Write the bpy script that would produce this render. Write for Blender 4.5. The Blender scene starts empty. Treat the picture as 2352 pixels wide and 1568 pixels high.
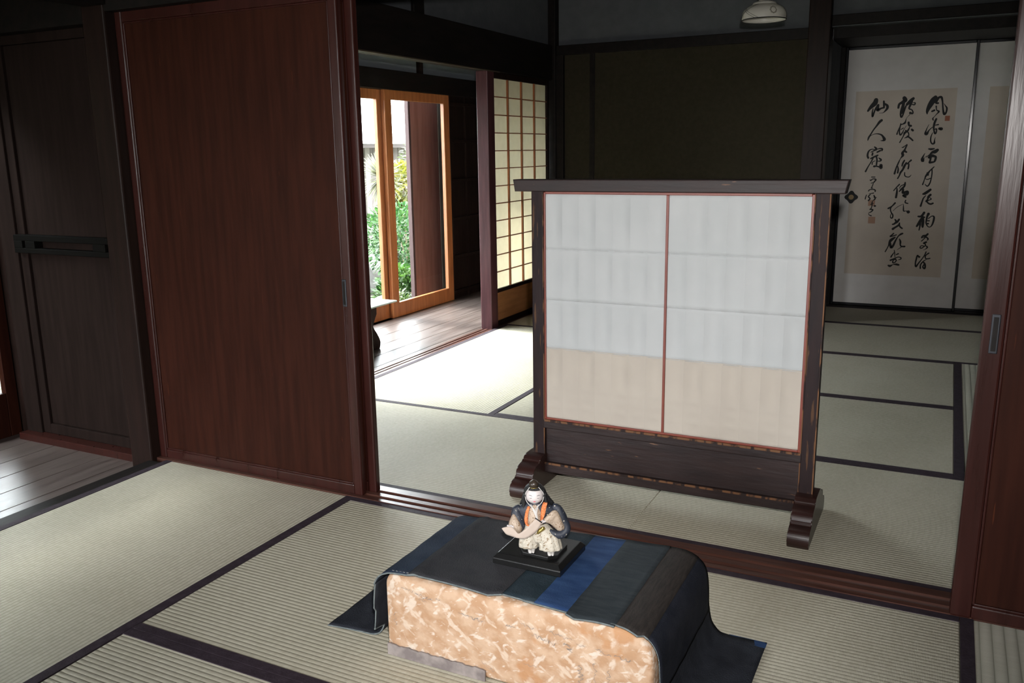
import bpy, bmesh, math, random
from mathutils import Vector, Matrix

# ---------------------------------------------------------------- camera
scene = bpy.context.scene
COL = scene.collection
cam_d = bpy.data.cameras.new('camera')
cam_d.sensor_width = 36.0
cam_d.lens = 1994.0 / 2352.0 * 36.0
cam_d.clip_start = 0.05
cam_d.clip_end = 200
cam = bpy.data.objects.new('camera', cam_d)
COL.objects.link(cam)
cam.matrix_world = Matrix(((0.89531972, -0.08284928, 0.43765123, 0.0),
                           (0.4451897, 0.19831202, -0.87320013, 0.0),
                           (-0.0144475, 0.97663112, 0.21443631, 1.12),
                           (0, 0, 0, 1)))
scene.camera = cam

# ---------------------------------------------------------------- world, light, exposure
W = bpy.data.worlds.new('overcast_sky')
scene.world = W
W.use_nodes = True
wn = W.node_tree.nodes
wl = W.node_tree.links
wn.clear()
wo = wn.new('ShaderNodeOutputWorld')
wb = wn.new('ShaderNodeBackground')
wb.inputs['Strength'].default_value = 31.0
tc = wn.new('ShaderNodeTexCoord')
sp = wn.new('ShaderNodeSeparateXYZ')
rp = wn.new('ShaderNodeValToRGB')
rp.color_ramp.elements[0].position = 0.45
rp.color_ramp.elements[0].color = (0.30, 0.31, 0.27, 1)
rp.color_ramp.elements[1].position = 0.56
rp.color_ramp.elements[1].color = (0.93, 0.95, 1.0, 1)
mp = wn.new('ShaderNodeMath'); mp.operation = 'MULTIPLY_ADD'
mp.inputs[1].default_value = 0.5; mp.inputs[2].default_value = 0.5
wl.new(tc.outputs['Generated'], sp.inputs[0])
wl.new(sp.outputs['Z'], mp.inputs[0])
wl.new(mp.outputs[0], rp.inputs[0])
wl.new(rp.outputs[0], wb.inputs['Color'])
wl.new(wb.outputs[0], wo.inputs['Surface'])

# hazy sun from beyond the veranda
sd = bpy.data.lights.new('sun', 'SUN')
sd.energy = 15
sd.angle = math.radians(16)
sd.color = (1.0, 0.975, 0.94)
so = bpy.data.objects.new('sun', sd)
COL.objects.link(so)
so.rotation_euler = Vector((0.74, -0.06, -0.67)).to_track_quat('-Z', 'Y').to_euler()

# the camera's own flash, just above the lens (its shadows show in the photograph)
fd = bpy.data.lights.new('camera_flash', 'SPOT')
fd.energy = 225
fd.shadow_soft_size = 0.018
fd.spot_size = math.radians(80)
fd.spot_blend = 1.0
fd.color = (1.0, 0.97, 0.94)
fo = bpy.data.objects.new('camera_flash', fd)
COL.objects.link(fo)
fo.matrix_world = cam.matrix_world @ Matrix.Translation((0.035, 0.115, 0.0))


def portal(x, y0, y1, z0, z1):
    d = bpy.data.lights.new('daylight_portal', 'AREA')
    d.shape = 'RECTANGLE'
    d.size = z1 - z0
    d.size_y = y1 - y0
    d.cycles.is_portal = True
    o = bpy.data.objects.new('daylight_portal', d)
    COL.objects.link(o)
    o.location = (x, (y0 + y1) / 2, (z0 + z1) / 2)
    o.rotation_euler = (0, -math.pi / 2, 0)


portal(-3.56, 3.3, 5.95, 0.05, 1.5)
portal(-3.56, -2.45, 2.2, 0.1, 1.5)
pf = bpy.data.lights.new('daylight_portal', 'AREA'); pf.shape = 'RECTANGLE'; pf.size = 1.2; pf.size_y = 1.85
pf.cycles.is_portal = True
po = bpy.data.objects.new('daylight_portal', pf); COL.objects.link(po)
po.location = (-1.9, -3.08, .95); po.rotation_euler = (math.pi / 2, 0, 0)
po.rotation_euler = Vector((0, 1, 0)).to_track_quat('-Z', 'Z').to_euler()

vs = scene.view_settings
vs.view_transform = 'Standard'
vs.look = 'None'
vs.exposure = 0.1
vs.gamma = 1.0
vs.use_curve_mapping = False
scene.cycles.max_bounces = 10
scene.cycles.diffuse_bounces = 6


# ---------------------------------------------------------------- helpers
def tag(o, label=None, cat=None, group=None, kind=None):
    if label: o['label'] = label
    if cat: o['category'] = cat
    if group: o['group'] = group
    if kind: o['kind'] = kind
    return o


def empty(name, loc, label=None, cat=None, group=None, kind=None, rz=0.0):
    o = bpy.data.objects.new(name, None)
    o.empty_display_size = 0.05
    COL.objects.link(o)
    o.location = loc
    o.rotation_euler = (0, 0, rz)
    return tag(o, label, cat, group, kind)


def abs_loc(o):
    v = Vector((0, 0, 0))
    while o is not None:
        v += o.location
        o = o.parent
    return v


def obj(name, bm, mats, parent=None, smooth=False, local=False, loc=None):
    """bm holds world coordinates unless local=True (then coordinates of the parent)."""
    if not isinstance(mats, (list, tuple)):
        mats = [mats]
    if not local:
        if parent is not None:
            off = abs_loc(parent)
        else:
            if loc is None:
                xs = [v.co.x for v in bm.verts]; ys = [v.co.y for v in bm.verts]; zs = [v.co.z for v in bm.verts]
                loc = Vector(((min(xs) + max(xs)) / 2, (min(ys) + max(ys)) / 2, min(zs)))
            off = Vector(loc)
        bmesh.ops.translate(bm, verts=bm.verts, vec=-off)
    bmesh.ops.recalc_face_normals(bm, faces=bm.faces)
    if smooth:
        for f in bm.faces: f.smooth = True
    me = bpy.data.meshes.new(name)
    bm.to_mesh(me); bm.free()
    for m in mats: me.materials.append(m)
    o = bpy.data.objects.new(name, me)
    COL.objects.link(o)
    if parent is not None:
        o.parent = parent
    elif not local:
        o.location = off
    if smooth:
        try: me.shade_auto = None
        except Exception: pass
    return o


def B(bm, x0, x1, y0, y1, z0, z1, bev=0.0, mi=0, seg=2):
    x0, x1 = min(x0, x1), max(x0, x1); y0, y1 = min(y0, y1), max(y0, y1); z0, z1 = min(z0, z1), max(z0, z1)
    vs_ = [bm.verts.new((x, y, z)) for x in (x0, x1) for y in (y0, y1) for z in (z0, z1)]
    fs = []
    for a in ((0, 1, 3, 2), (4, 6, 7, 5), (0, 4, 5, 1), (2, 3, 7, 6), (0, 2, 6, 4), (1, 5, 7, 3)):
        f = bm.faces.new([vs_[i] for i in a]); f.material_index = mi; fs.append(f)
    if bev > 0:
        bev = min(bev, (x1 - x0) * .45, (y1 - y0) * .45, (z1 - z0) * .45)
        es = list({e for f in fs for e in f.edges})
        bmesh.ops.bevel(bm, geom=es, offset=bev, segments=seg, profile=0.5, affect='EDGES', material=mi)
    return bm


def box(name, x0, x1, y0, y1, z0, z1, m, parent=None, bev=0.003, **k):
    bm = bmesh.new(); B(bm, x0, x1, y0, y1, z0, z1, bev)
    return obj(name, bm, m, parent, **k)


def prism(bm, pts, axis, a0, a1, mi=0, bev=0.0):
    """polygon pts (2D) extruded along axis from a0 to a1; axis x: pts=(y,z); y: (x,z); z: (x,y)"""
    def P(p, a):
        if axis == 'x': return (a, p[0], p[1])
        if axis == 'y': return (p[0], a, p[1])
        return (p[0], p[1], a)
    A = [bm.verts.new(P(p, a0)) for p in pts]; C = [bm.verts.new(P(p, a1)) for p in pts]
    n = len(pts)
    fs = [bm.faces.new(A), bm.faces.new(C[::-1])]
    for i in range(n):
        fs.append(bm.faces.new([A[i], A[(i + 1) % n], C[(i + 1) % n], C[i]]))
    for f in fs: f.material_index = mi
    if bev:
        es = [e for e in set(fs[0].edges) | set(fs[1].edges)]
        bmesh.ops.bevel(bm, geom=es, offset=bev, segments=2, profile=.5, affect='EDGES')
    return bm


def catmull(P, sub):
    out = []
    n = len(P)
    for i in range(n - 1):
        p0, p1, p2, p3 = P[max(i - 1, 0)], P[i], P[i + 1], P[min(i + 2, n - 1)]
        for s in range(sub):
            t = s / sub
            out.append([0.5 * ((2 * b) + (-a + c) * t + (2 * a - 5 * b + 4 * c - d) * t * t + (-a + 3 * b - 3 * c + d) * t ** 3)
                        for a, b, c, d in zip(p0, p1, p2, p3)])
    out.append(list(P[-1]))
    return out


def ring_loft(bm, rings, caps=True, mi=0, closed=True):
    R_ = [[bm.verts.new(p) for p in r] for r in rings]
    n = len(R_[0])
    for a, b in zip(R_[:-1], R_[1:]):
        for i in range(n if closed else n - 1):
            j = (i + 1) % n
            f = bm.faces.new([a[i], a[j], b[j], b[i]]); f.material_index = mi
    if caps and closed:
        f = bm.faces.new(R_[0][::-1]); f.material_index = mi
        f = bm.faces.new(R_[-1]); f.material_index = mi


def blob(bm, secs, n=20, sub=4, mod=None, mi=0):
    """horizontal sections (cx,cy,cz,rx,ry) lofted smoothly"""
    rings = []
    for s in catmull(secs, sub):
        cx, cy, cz, rx, ry = s[:5]
        r = []
        for k in range(n):
            a = 2 * math.pi * k / n
            m = mod(a, cz) if mod else 1.0
            r.append((cx + rx * m * math.cos(a), cy + ry * m * math.sin(a), cz))
        rings.append(r)
    ring_loft(bm, rings, mi=mi)


def tube(bm, pts, n=8, sub=3, flat=1.0, mi=0, up=(0, 0, 1)):
    """pts (x,y,z,r) along a path"""
    P = catmull([list(p) for p in pts], sub) if sub > 1 and len(pts) > 2 else [list(p) for p in pts]
    rings = []
    upv = Vector(up)
    for i, p in enumerate(P):
        a = Vector(P[max(i - 1, 0)][:3]); b = Vector(P[min(i + 1, len(P) - 1)][:3])
        d = (b - a)
        d = d.normalized() if d.length > 1e-9 else Vector((0, 0, 1))
        u = d.cross(upv)
        if u.length < 1e-3: u = d.cross(Vector((1, 0, 0)))
        u.normalize(); v = d.cross(u)
        r = p[3]
        rings.append([tuple(Vector(p[:3]) + u * r * math.cos(2 * math.pi * k / n) + v * r * flat * math.sin(2 * math.pi * k / n)) for k in range(n)])
    ring_loft(bm, rings, mi=mi)


def lathe(bm, prof, c=(0, 0, 0), n=40, mi=0, caps=False):
    rings = [[(c[0] + r * math.cos(2 * math.pi * k / n), c[1] + r * math.sin(2 * math.pi * k / n), c[2] + z) for k in range(n)] for r, z in prof]
    ring_loft(bm, rings, caps=caps, mi=mi)


def ellipsoid(bm, c, r, n=24, m=16, keep=None):
    rings = []
    for i in range(1, m):
        t = math.pi * i / m
        rings.append([(c[0] + r[0] * math.sin(t) * math.cos(2 * math.pi * k / n), c[1] + r[1] * math.sin(t) * math.sin(2 * math.pi * k / n), c[2] + r[2] * math.cos(t)) for k in range(n)])
    ring_loft(bm, rings)


def solid(o, th, off=0.0):
    m = o.modifiers.new('solid', 'SOLIDIFY'); m.thickness = th; m.offset = off
    return o


# ---------------------------------------------------------------- materials
def lin(c):
    return tuple(((x / 255) / 12.92 if x / 255 <= .04045 else ((x / 255 + .055) / 1.055) ** 2.4) for x in c) + (1,)


def mat(name, c1, c2=None, rough=0.5, rough2=None, scale=4.0, stretch=(1, 1, 1), bump=0.0, bscale=None, detail=6, spec=0.5,
        ramp=(0.35, 0.65), coat=0.0, metal=0.0, trans=0.0, speck=None):
    m = bpy.data.materials.new(name); m.use_nodes = True
    nt = m.node_tree; N = nt.nodes; L = nt.links
    bs = N['Principled BSDF']
    bs.inputs['Roughness'].default_value = rough
    bs.inputs['Specular IOR Level'].default_value = spec
    bs.inputs['Metallic'].default_value = metal
    bs.inputs['Coat Weight'].default_value = coat
    bs.inputs['Coat Roughness'].default_value = 0.15
    c1 = c1 if len(c1) == 4 else tuple(c1) + (1,)
    bs.inputs['Base Color'].default_value = c1
    tcn = N.new('ShaderNodeTexCoord'); mpn = N.new('ShaderNodeMapping')
    mpn.inputs['Scale'].default_value = stretch
    L.new(tcn.outputs['Object'], mpn.inputs['Vector'])
    nz = N.new('ShaderNodeTexNoise'); nz.inputs['Scale'].default_value = scale; nz.inputs['Detail'].default_value = detail
    L.new(mpn.outputs[0], nz.inputs['Vector'])
    colout = None
    if c2 is not None:
        c2 = c2 if len(c2) == 4 else tuple(c2) + (1,)
        r = N.new('ShaderNodeValToRGB')
        r.color_ramp.elements[0].position = ramp[0]; r.color_ramp.elements[0].color = c1
        r.color_ramp.elements[1].position = ramp[1]; r.color_ramp.elements[1].color = c2
        L.new(nz.outputs['Fac'], r.inputs[0]); colout = r.outputs[0]
    if speck is not None:
        # worn flecks with a shape of their own
        n2 = N.new('ShaderNodeTexNoise'); n2.inputs['Scale'].default_value = speck[1]; n2.inputs['Detail'].default_value = 3
        m2 = N.new('ShaderNodeMapping'); m2.inputs['Scale'].default_value = speck[3]
        L.new(tcn.outputs['Object'], m2.inputs['Vector']); L.new(m2.outputs[0], n2.inputs['Vector'])
        r2 = N.new('ShaderNodeValToRGB'); r2.color_ramp.elements[0].position = speck[2]; r2.color_ramp.elements[1].position = speck[2] + .04
        L.new(n2.outputs['Fac'], r2.inputs[0])
        mx = N.new('ShaderNodeMix'); mx.data_type = 'RGBA'
        L.new(r2.outputs[0], mx.inputs[0])
        if colout: L.new(colout, mx.inputs[6])
        else: mx.inputs[6].default_value = c1
        mx.inputs[7].default_value = tuple(speck[0]) + (1,)
        colout = mx.outputs[2]
    if colout: L.new(colout, bs.inputs['Base Color'])
    if rough2 is not None:
        mr = N.new('ShaderNodeMapRange'); mr.inputs['To Min'].default_value = rough; mr.inputs['To Max'].default_value = rough2
        L.new(nz.outputs['Fac'], mr.inputs['Value']); L.new(mr.outputs[0], bs.inputs['Roughness'])
    if bump > 0:
        bn = N.new('ShaderNodeTexNoise'); bn.inputs['Scale'].default_value = bscale or scale * 3; bn.inputs['Detail'].default_value = 4
        L.new(mpn.outputs[0], bn.inputs['Vector'])
        bp_ = N.new('ShaderNodeBump'); bp_.inputs['Strength'].default_value = bump; bp_.inputs['Distance'].default_value = 0.01
        L.new(bn.outputs['Fac'], bp_.inputs['Height']); L.new(bp_.outputs[0], bs.inputs['Normal'])
    if trans > 0:
        out = N['Material Output']; tr = N.new('ShaderNodeBsdfTranslucent'); ms = N.new('ShaderNodeMixShader')
        ms.inputs[0].default_value = trans
        if colout: L.new(colout, tr.inputs['Color'])
        else: tr.inputs['Color'].default_value = c1
        L.new(bs.outputs[0], ms.inputs[1]); L.new(tr.outputs[0], ms.inputs[2]); L.new(ms.outputs[0], out.inputs['Surface'])
    return m


def tatami_mat(name, axis, pitch, ca, cb, dark):
    """rush surface: ribs parallel to the long edge; axis = index of the direction across the ribs"""
    m = bpy.data.materials.new(name); m.use_nodes = True
    nt = m.node_tree; N = nt.nodes; L = nt.links; bs = N['Principled BSDF']
    bs.inputs['Roughness'].default_value = 0.62; bs.inputs['Specular IOR Level'].default_value = 0.12
    t = N.new('ShaderNodeTexCoord'); s = N.new('ShaderNodeSeparateXYZ'); L.new(t.outputs['Object'], s.inputs[0])
    def math_(op, a, b=None, c=None):
        n = N.new('ShaderNodeMath'); n.operation = op
        for i, v in enumerate((a, b, c)):
            if v is None: continue
            if isinstance(v, (int, float)): n.inputs[i].default_value = v
            else: L.new(v, n.inputs[i])
        return n.outputs[0]
    v = s.outputs[axis]; w = s.outputs[1 - axis]
    rib = math_('ABSOLUTE', math_('SINE', math_('MULTIPLY', v, math.pi / pitch)))
    rib = math_('POWER', rib, 0.5)
    weft = math_('SINE', math_('MULTIPLY', w, math.pi / 0.0016))
    row = math_('FLOOR', math_('MULTIPLY', v, 1 / pitch))
    cx = N.new('ShaderNodeCombineXYZ'); L.new(math_('MULTIPLY', w, 90.0), cx.inputs[0]); L.new(math_('MULTIPLY', row, 7.3), cx.inputs[1])
    nz = N.new('ShaderNodeTexNoise'); nz.inputs['Scale'].default_value = 1.0; nz.inputs['Detail'].default_value = 3; L.new(cx.outputs[0], nz.inputs['Vector'])
    n2 = N.new('ShaderNodeTexNoise'); n2.inputs['Scale'].default_value = 3.0; n2.inputs['Detail'].default_value = 4; L.new(t.outputs['Object'], n2.inputs['Vector'])
    f = math_('ADD', math_('MULTIPLY', nz.outputs['Fac'], 0.6), math_('MULTIPLY', n2.outputs['Fac'], 0.4))
    r = N.new('ShaderNodeValToRGB'); r.color_ramp.elements[0].position = .35; r.color_ramp.elements[1].position = .65
    r.color_ramp.elements[0].color = ca + (1,); r.color_ramp.elements[1].color = cb + (1,)
    L.new(f, r.inputs[0])
    mx = N.new('ShaderNodeMix'); mx.data_type = 'RGBA'; L.new(rib, mx.inputs[0]); mx.inputs[6].default_value = dark + (1,); L.new(r.outputs[0], mx.inputs[7])
    L.new(mx.outputs[2], bs.inputs['Base Color'])
    h = math_('ADD', rib, math_('MULTIPLY', weft, 0.12))
    b = N.new('ShaderNodeBump'); b.inputs['Strength'].default_value = 0.5; b.inputs['Distance'].default_value = 0.0025
    L.new(h, b.inputs['Height']); L.new(b.outputs[0], bs.inputs['Normal'])
    return m


TA, TB, TD = (.46, .43, .335), (.56, .53, .43), (.32, .30, .23)
M = {}
M['tat_x'] = tatami_mat('tatami_rush_along_x', 1, 0.0135, TA, TB, TD)
M['tat_y'] = tatami_mat('tatami_rush_along_y', 0, 0.0135, TA, TB, TD)
M['tat_w'] = tatami_mat('tatami_rush_wide', 0, 0.026, (.54, .52, .42), (.62, .60, .50), (.32, .31, .24))
M['heri'] = mat('border_cloth', (.028, .019, .026), (.042, .03, .04), rough=.75, scale=60, bump=.1, spec=.25)
M['lacq'] = mat('dark_red_lacquer_wood', (.021, .006, .0035), (.032, .009, .005), rough=.45, rough2=.55, spec=.08, scale=5, stretch=(9, 9, .7), bump=.05, bscale=20,
                speck=((.06, .016, .007), 9, .73, (12, 12, 1)))
M['lacq_frame'] = mat('lacquered_frame_wood', (.024, .0066, .0048), (.035, .0092, .007), rough=.24, rough2=.34, spec=.36, scale=5, stretch=(9, 9, .7), bump=.03, bscale=20)
M['sill'] = mat('sill_wood', (.055, .022, .016), (.085, .034, .024), rough=.28, rough2=.4, scale=6, stretch=(.7, 10, 10), bump=.05)
M['black'] = mat('soot_black_wood', (.006, .005, .0045), (.011, .008, .007), rough=.55, scale=5, stretch=(6, 1, 6), bump=.05, spec=.15)
M['dim'] = mat('dim_brown_door_wood', (.012, .0078, .0066), (.017, .0108, .0092), rough=.7, scale=5, stretch=(9, 9, .7), spec=.02)
M['post'] = mat('dark_brown_post', (.011, .0062, .005), (.017, .009, .007), rough=.45, spec=.12, scale=5, stretch=(9, 9, .7), bump=.04)
M['plum'] = mat('plum_red_post', (.055, .018, .022), (.085, .03, .035), rough=.4, scale=5, stretch=(9, 9, .7), bump=.05, speck=((.25, .18, .17), 30, .74, (1, 1, .5)))
M['engawa'] = mat('engawa_boards', (.060, .044, .039), (.10, .078, .070), rough=.28, rough2=.42, scale=3, stretch=(12, .8, 1), bump=.06)
M['plast_lo'] = mat('brown_earth_plaster', (.026, .022, .014), (.031, .026, .017), rough=.95, scale=40, bump=.2, spec=.1)
M['plast_up'] = mat('blue_grey_plaster', (.082, .088, .095), (.095, .10, .108), rough=.95, scale=14, bump=.15, spec=.1)
M['ceil'] = mat('dark_ceiling_boards', (.03, .02, .015), (.045, .03, .02), rough=.6, scale=4, stretch=(10, .6, 1))
M['orange'] = mat('orange_brown_frame_wood', (.28, .092, .028), (.40, .148, .052), rough=.35, scale=5, stretch=(9, 9, .8), bump=.04)
M['muntin'] = mat('reddish_muntin_wood', (.22, .07, .025), (.32, .11, .04), rough=.5, scale=8, stretch=(4, 4, 1))
M['skirt'] = mat('shoji_skirt_board', (.30, .12, .04), (.42, .18, .07), rough=.45, scale=4, stretch=(8, 1, 8))
M['shoji'] = mat('shoji_paper', (.76, .72, .60), (.80, .76, .64), rough=.9, scale=20, trans=.5, spec=.1)
M['paper'] = mat('screen_paper', (.535, .55, .555), (.565, .575, .58), rough=.85, scale=9, trans=.32, spec=.15, bump=.03, bscale=30)
M['paper_tan'] = mat('screen_paper_tan', (.545, .49, .43), (.575, .52, .455), rough=.85, scale=9, trans=.32, spec=.15, bump=.03, bscale=30)
M['red_frame'] = mat('thin_red_lacquer', (.13, .022, .013), (.17, .033, .018), rough=.4, scale=10)
M['worn'] = mat('worn_dark_screen_wood', (.014, .008, .008), (.024, .013, .012), rough=.42, rough2=.55, scale=6, stretch=(1, 6, 6), bump=.12, bscale=14, spec=.3,
                speck=((.12, .06, .035), 20, .70, (.8, 4, 4)))
M['worn_v'] = mat('worn_dark_screen_post', (.012, .007, .008), (.020, .011, .011), rough=.5, rough2=.6, scale=6, stretch=(6, 6, 1), bump=.12, bscale=14, spec=.16,
                  speck=((.07, .034, .018), 18, .62, (5, 5, .45)))
M['worn_edge'] = mat('worn_post_edge', (.018, .010, .009), (.13, .060, .028), rough=.6, scale=22, stretch=(2, 2, .6), ramp=(.44, .52), spec=.2)
M['bar_black'] = mat('black_door_bar', (.004, .0035, .003), rough=.6, spec=.05)
M['worn_red'] = mat('red_brown_foot_wood', (.020, .008, .0065), (.030, .011, .009), rough=.32, scale=8, bump=.05)
M['fusuma'] = mat('fusuma_paper', (.64, .62, .60), (.69, .67, .65), rough=.9, scale=10, spec=.1)
M['sheet'] = mat('calligraphy_paper', (.56, .49, .42), (.61, .54, .46), rough=.9, scale=6, spec=.1)
M['edge_line'] = mat('dull_brown_edge', (.06, .045, .03), rough=.6)
M['ink'] = mat('brush_ink', (.006, .006, .006), rough=.6, spec=.3)
M['seal'] = mat('red_seal_ink', (.34, .12, .07), rough=.8)
M['seal2'] = mat('faded_seal_ink', (.42, .25, .17), rough=.8)
M['metal'] = mat('dark_iron_pull', (.05, .052, .06), rough=.35, metal=.7)
M['white_plast'] = mat('white_transom_plaster', (.20, .22, .25), rough=.95, scale=10, spec=.1)
M['stone'] = mat('garden_stone', (.06, .055, .05), (.12, .115, .105), rough=.9, scale=6, bump=.5)


def glass_mat():
    m = bpy.data.materials.new('window_glass'); m.use_nodes = True
    N = m.node_tree.nodes; L = m.node_tree.links; N.remove(N['Principled BSDF'])
    t = N.new('ShaderNodeBsdfTransparent'); t.inputs[0].default_value = (.93, .96, .95, 1)
    g = N.new('ShaderNodeBsdfGlossy'); g.inputs['Roughness'].default_value = .02
    lw = N.new('ShaderNodeLayerWeight'); lw.inputs[0].default_value = 0.5
    pw = N.new('ShaderNodeMath'); pw.operation = 'POWER'; pw.inputs[1].default_value = 5.0; L.new(lw.outputs['Facing'], pw.inputs[0])
    f = N.new('ShaderNodeMath'); f.operation = 'MULTIPLY_ADD'; f.inputs[1].default_value = 0.48; f.inputs[2].default_value = 0.02; L.new(pw.outputs[0], f.inputs[0])
    x = N.new('ShaderNodeMixShader')
    L.new(f.outputs[0], x.inputs[0]); L.new(t.outputs[0], x.inputs[1]); L.new(g.outputs[0], x.inputs[2])
    L.new(x.outputs[0], N['Material Output'].inputs['Surface'])
    return m


M['glass'] = glass_mat()

M['lattice'] = mat('screen_lattice_wood', (.06, .03, .02), (.09, .05, .03), rough=.7, scale=8)
M['tape'] = mat('grey_paper_tape', (.15, .125, .12), (.25, .215, .20), rough=.85, scale=28, ramp=(.4, .6), speck=((.07, .08, .14), 45, .72, (1, 1, 1)))
M['faded_ink'] = mat('faded_writing_ink', (.17, .15, .14), rough=.9)


def oldpaper():
    m = mat('mottled_old_paper', (.36, .215, .125), (.45, .31, .21), rough=.8, scale=26, bump=.25, bscale=60, ramp=(.40, .60), stretch=(1, 1, 1.2), spec=.2)
    N = m.node_tree.nodes; L = m.node_tree.links; bs = N['Principled BSDF']
    src = bs.inputs['Base Color'].links[0].from_socket
    t = N.new('ShaderNodeTexCoord')
    prev = src
    for sc, rot, col, lo in ((62, .9, (.52, .41, .32), .57), (48, -.6, (.54, .45, .37), .59), (90, 1.9, (.56, .48, .41), .60), (14, 0, (.37, .19, .09), .60)):
        rt = N.new('ShaderNodeVectorRotate'); rt.rotation_type = 'Y_AXIS'; rt.inputs['Angle'].default_value = rot
        L.new(t.outputs['Object'], rt.inputs['Vector'])
        mp_ = N.new('ShaderNodeMapping'); mp_.inputs['Scale'].default_value = (1, 1, .42 if sc > 20 else 1)
        n = N.new('ShaderNodeTexNoise'); n.inputs['Scale'].default_value = sc; n.inputs['Detail'].default_value = 3
        L.new(rt.outputs[0], mp_.inputs[0]); L.new(mp_.outputs[0], n.inputs['Vector'])
        r = N.new('ShaderNodeValToRGB'); r.color_ramp.elements[0].position = lo; r.color_ramp.elements[1].position = lo + .07
        r.color_ramp.elements[1].color = (.8, .8, .8, 1)
        L.new(n.outputs['Fac'], r.inputs[0])
        mx = N.new('ShaderNodeMix'); mx.data_type = 'RGBA'; L.new(r.outputs[0], mx.inputs[0]); L.new(prev, mx.inputs[6]); mx.inputs[7].default_value = col + (1,)
        prev = mx.outputs[2]
    L.new(prev, bs.inputs['Base Color'])
    return m


M['oldpaper'] = oldpaper()

# ================================================================ THE ROOMS
def S(name, bm, m, label=None, cat=None, parent=None, **k):
    o = obj(name, bm, m, parent, **k)
    if parent is None: tag(o, label, cat, kind='structure')
    return o


def sbox(name, x0, x1, y0, y1, z0, z1, m, label, cat, bev=0.003):
    bm = bmesh.new(); B(bm, x0, x1, y0, y1, z0, z1, bev)
    return S(name, bm, m, label, cat)


# subfloor and engawa boards
sbox('floor', -2.62, 3.2, -3.0, 6.6, -0.12, -0.06, M['black'], 'dark timber subfloor under the straw mats', 'floor', 0)
bm = bmesh.new()
x = -3.52
while x < -2.63:
    B(bm, x, x + .148, -3.0, 8.2, -.07, -.04, .002); x += .15
S('floor', bm, M['engawa'], 'long polished dark boards of the veranda along the windows', 'veranda floor')

# ceiling and outer shell
sbox('ceiling', -2.64, 3.2, -3.0, 8.3, 2.62, 2.70, M['ceil'], 'dark board ceiling over both matted rooms', 'ceiling', 0)
sbox('ceiling', -3.95, -2.64, -3.0, 8.3, 2.22, 2.28, M['ceil'], 'dark board ceiling over the veranda', 'ceiling', 0)
sbox('wall_right', 2.9, 3.0, -3.0, 8.3, -.1, 2.65, M['plast_lo'], 'brown plaster wall on the far right of the rooms', 'wall', 0)
bm = bmesh.new()       # wall behind the viewer, its opening added and sized for fill light
B(bm, -3.95, -2.5, -3.1, -3.0, -.6, 2.65); B(bm, -1.3, 3.0, -3.1, -3.0, -.6, 2.65); B(bm, -2.5, -1.3, -3.1, -3.0, 1.85, 2.65); B(bm, -2.5, -1.3, -3.1, -3.0, -.6, .02)
S('wall_front', bm, M['plast_lo'], 'brown plaster wall behind the viewer with an opening added to let in fill light', 'wall')
sbox('wall_back', -3.95, 3.0, 8.2, 8.3, -.6, 2.65, M['black'], 'dark wall closing the far end of the veranda', 'wall', 0)

# ---- threshold between the two rooms (three-groove sill) and the head beam over it
bm = bmesh.new()
ys = [2.190, 2.212, 2.216, 2.234, 2.238, 2.256, 2.260, 2.278, 2.305]
prism(bm, [(2.190, -.06), (2.190, .004), (2.208, .004), (2.208, -.003), (2.228, -.003), (2.228, .004), (2.250, .004), (2.250, -.003),
           (2.270, -.003), (2.270, .004), (2.305, .004), (2.305, -.06)], 'x', -2.62, 2.9)
S('trim_1', bm, M['sill'], 'red-brown grooved wooden sill between the front and back room', 'sill')
sbox('trim_2', -2.62, 2.9, 2.17, 2.33, 1.600, 1.72, M['black'], 'black head beam above the sliding wooden doors', 'beam')
sbox('wall_middle', -2.62, 2.9, 2.20, 2.30, 1.72, 2.62, M['plast_up'], 'blue-grey plaster above the sliding wooden doors', 'wall', 0)

# ---- post between veranda and rooms at the threshold
sbox('trim_3', -2.722, -2.612, 2.165, 2.30, -.05, 2.62, M['post'], 'dark square post left of the brown sliding door', 'post', .006)
# front room, edge strip along the veranda
sbox('trim_4', -2.63, -2.562, -3.0, 2.17, -.06, -.002, M['black'], 'dark sill strip between veranda boards and front room mats', 'sill')
sbox('trim_5', -2.70, -2.60, -3.0, 2.165, 1.62, 1.83, M['black'], 'black head beam along the veranda side of the front room', 'beam')
sbox('wall_left', -2.68, -2.62, -3.0, 2.165, 1.83, 2.62, M['plast_up'], 'plaster over the veranda side of the front room', 'wall', 0)

# ---- veranda end wall with the dark door
sbox('trim_6', -3.44, -2.722, 2.20, 2.33, -.05, -.012, M['lacq_frame'], 'low red-brown sill under the dark veranda door', 'sill')
sbox('trim_7', -3.44, -3.345, 2.24, 2.33, -.04, 2.22, M['dim'], 'black jamb left of the dark veranda door', 'post')
sbox('trim_8', -3.56, -3.44, 2.265, 2.395, -.04, 2.22, M['post'], 'brown corner post where veranda window and dark door meet', 'post', .006)
sbox('trim_9', -3.345, -2.722, 2.20, 2.33, 1.575, 2.22, M['black'], 'black panel above the dark veranda door', 'beam')
d3 = empty('door_3', (-3.03, 2.265, -.012), 'nearly black wooden door at the veranda end with a slotted cross bar', 'door', kind='structure')
box('panel', -3.30, -2.80, 2.262, 2.275, .03, 1.54, M['dim'], d3)
bm = bmesh.new()
B(bm, -3.345, -3.30, 2.25, 2.285, -.012, 1.575, .003); B(bm, -2.80, -2.722, 2.25, 2.285, -.012, 1.575, .003)
B(bm, -3.30, -2.80, 2.25, 2.285, -.012, .03, .003); B(bm, -3.30, -2.80, 2.25, 2.285, 1.54, 1.575, .003)
obj('frame', bm, M['dim'], d3)
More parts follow.
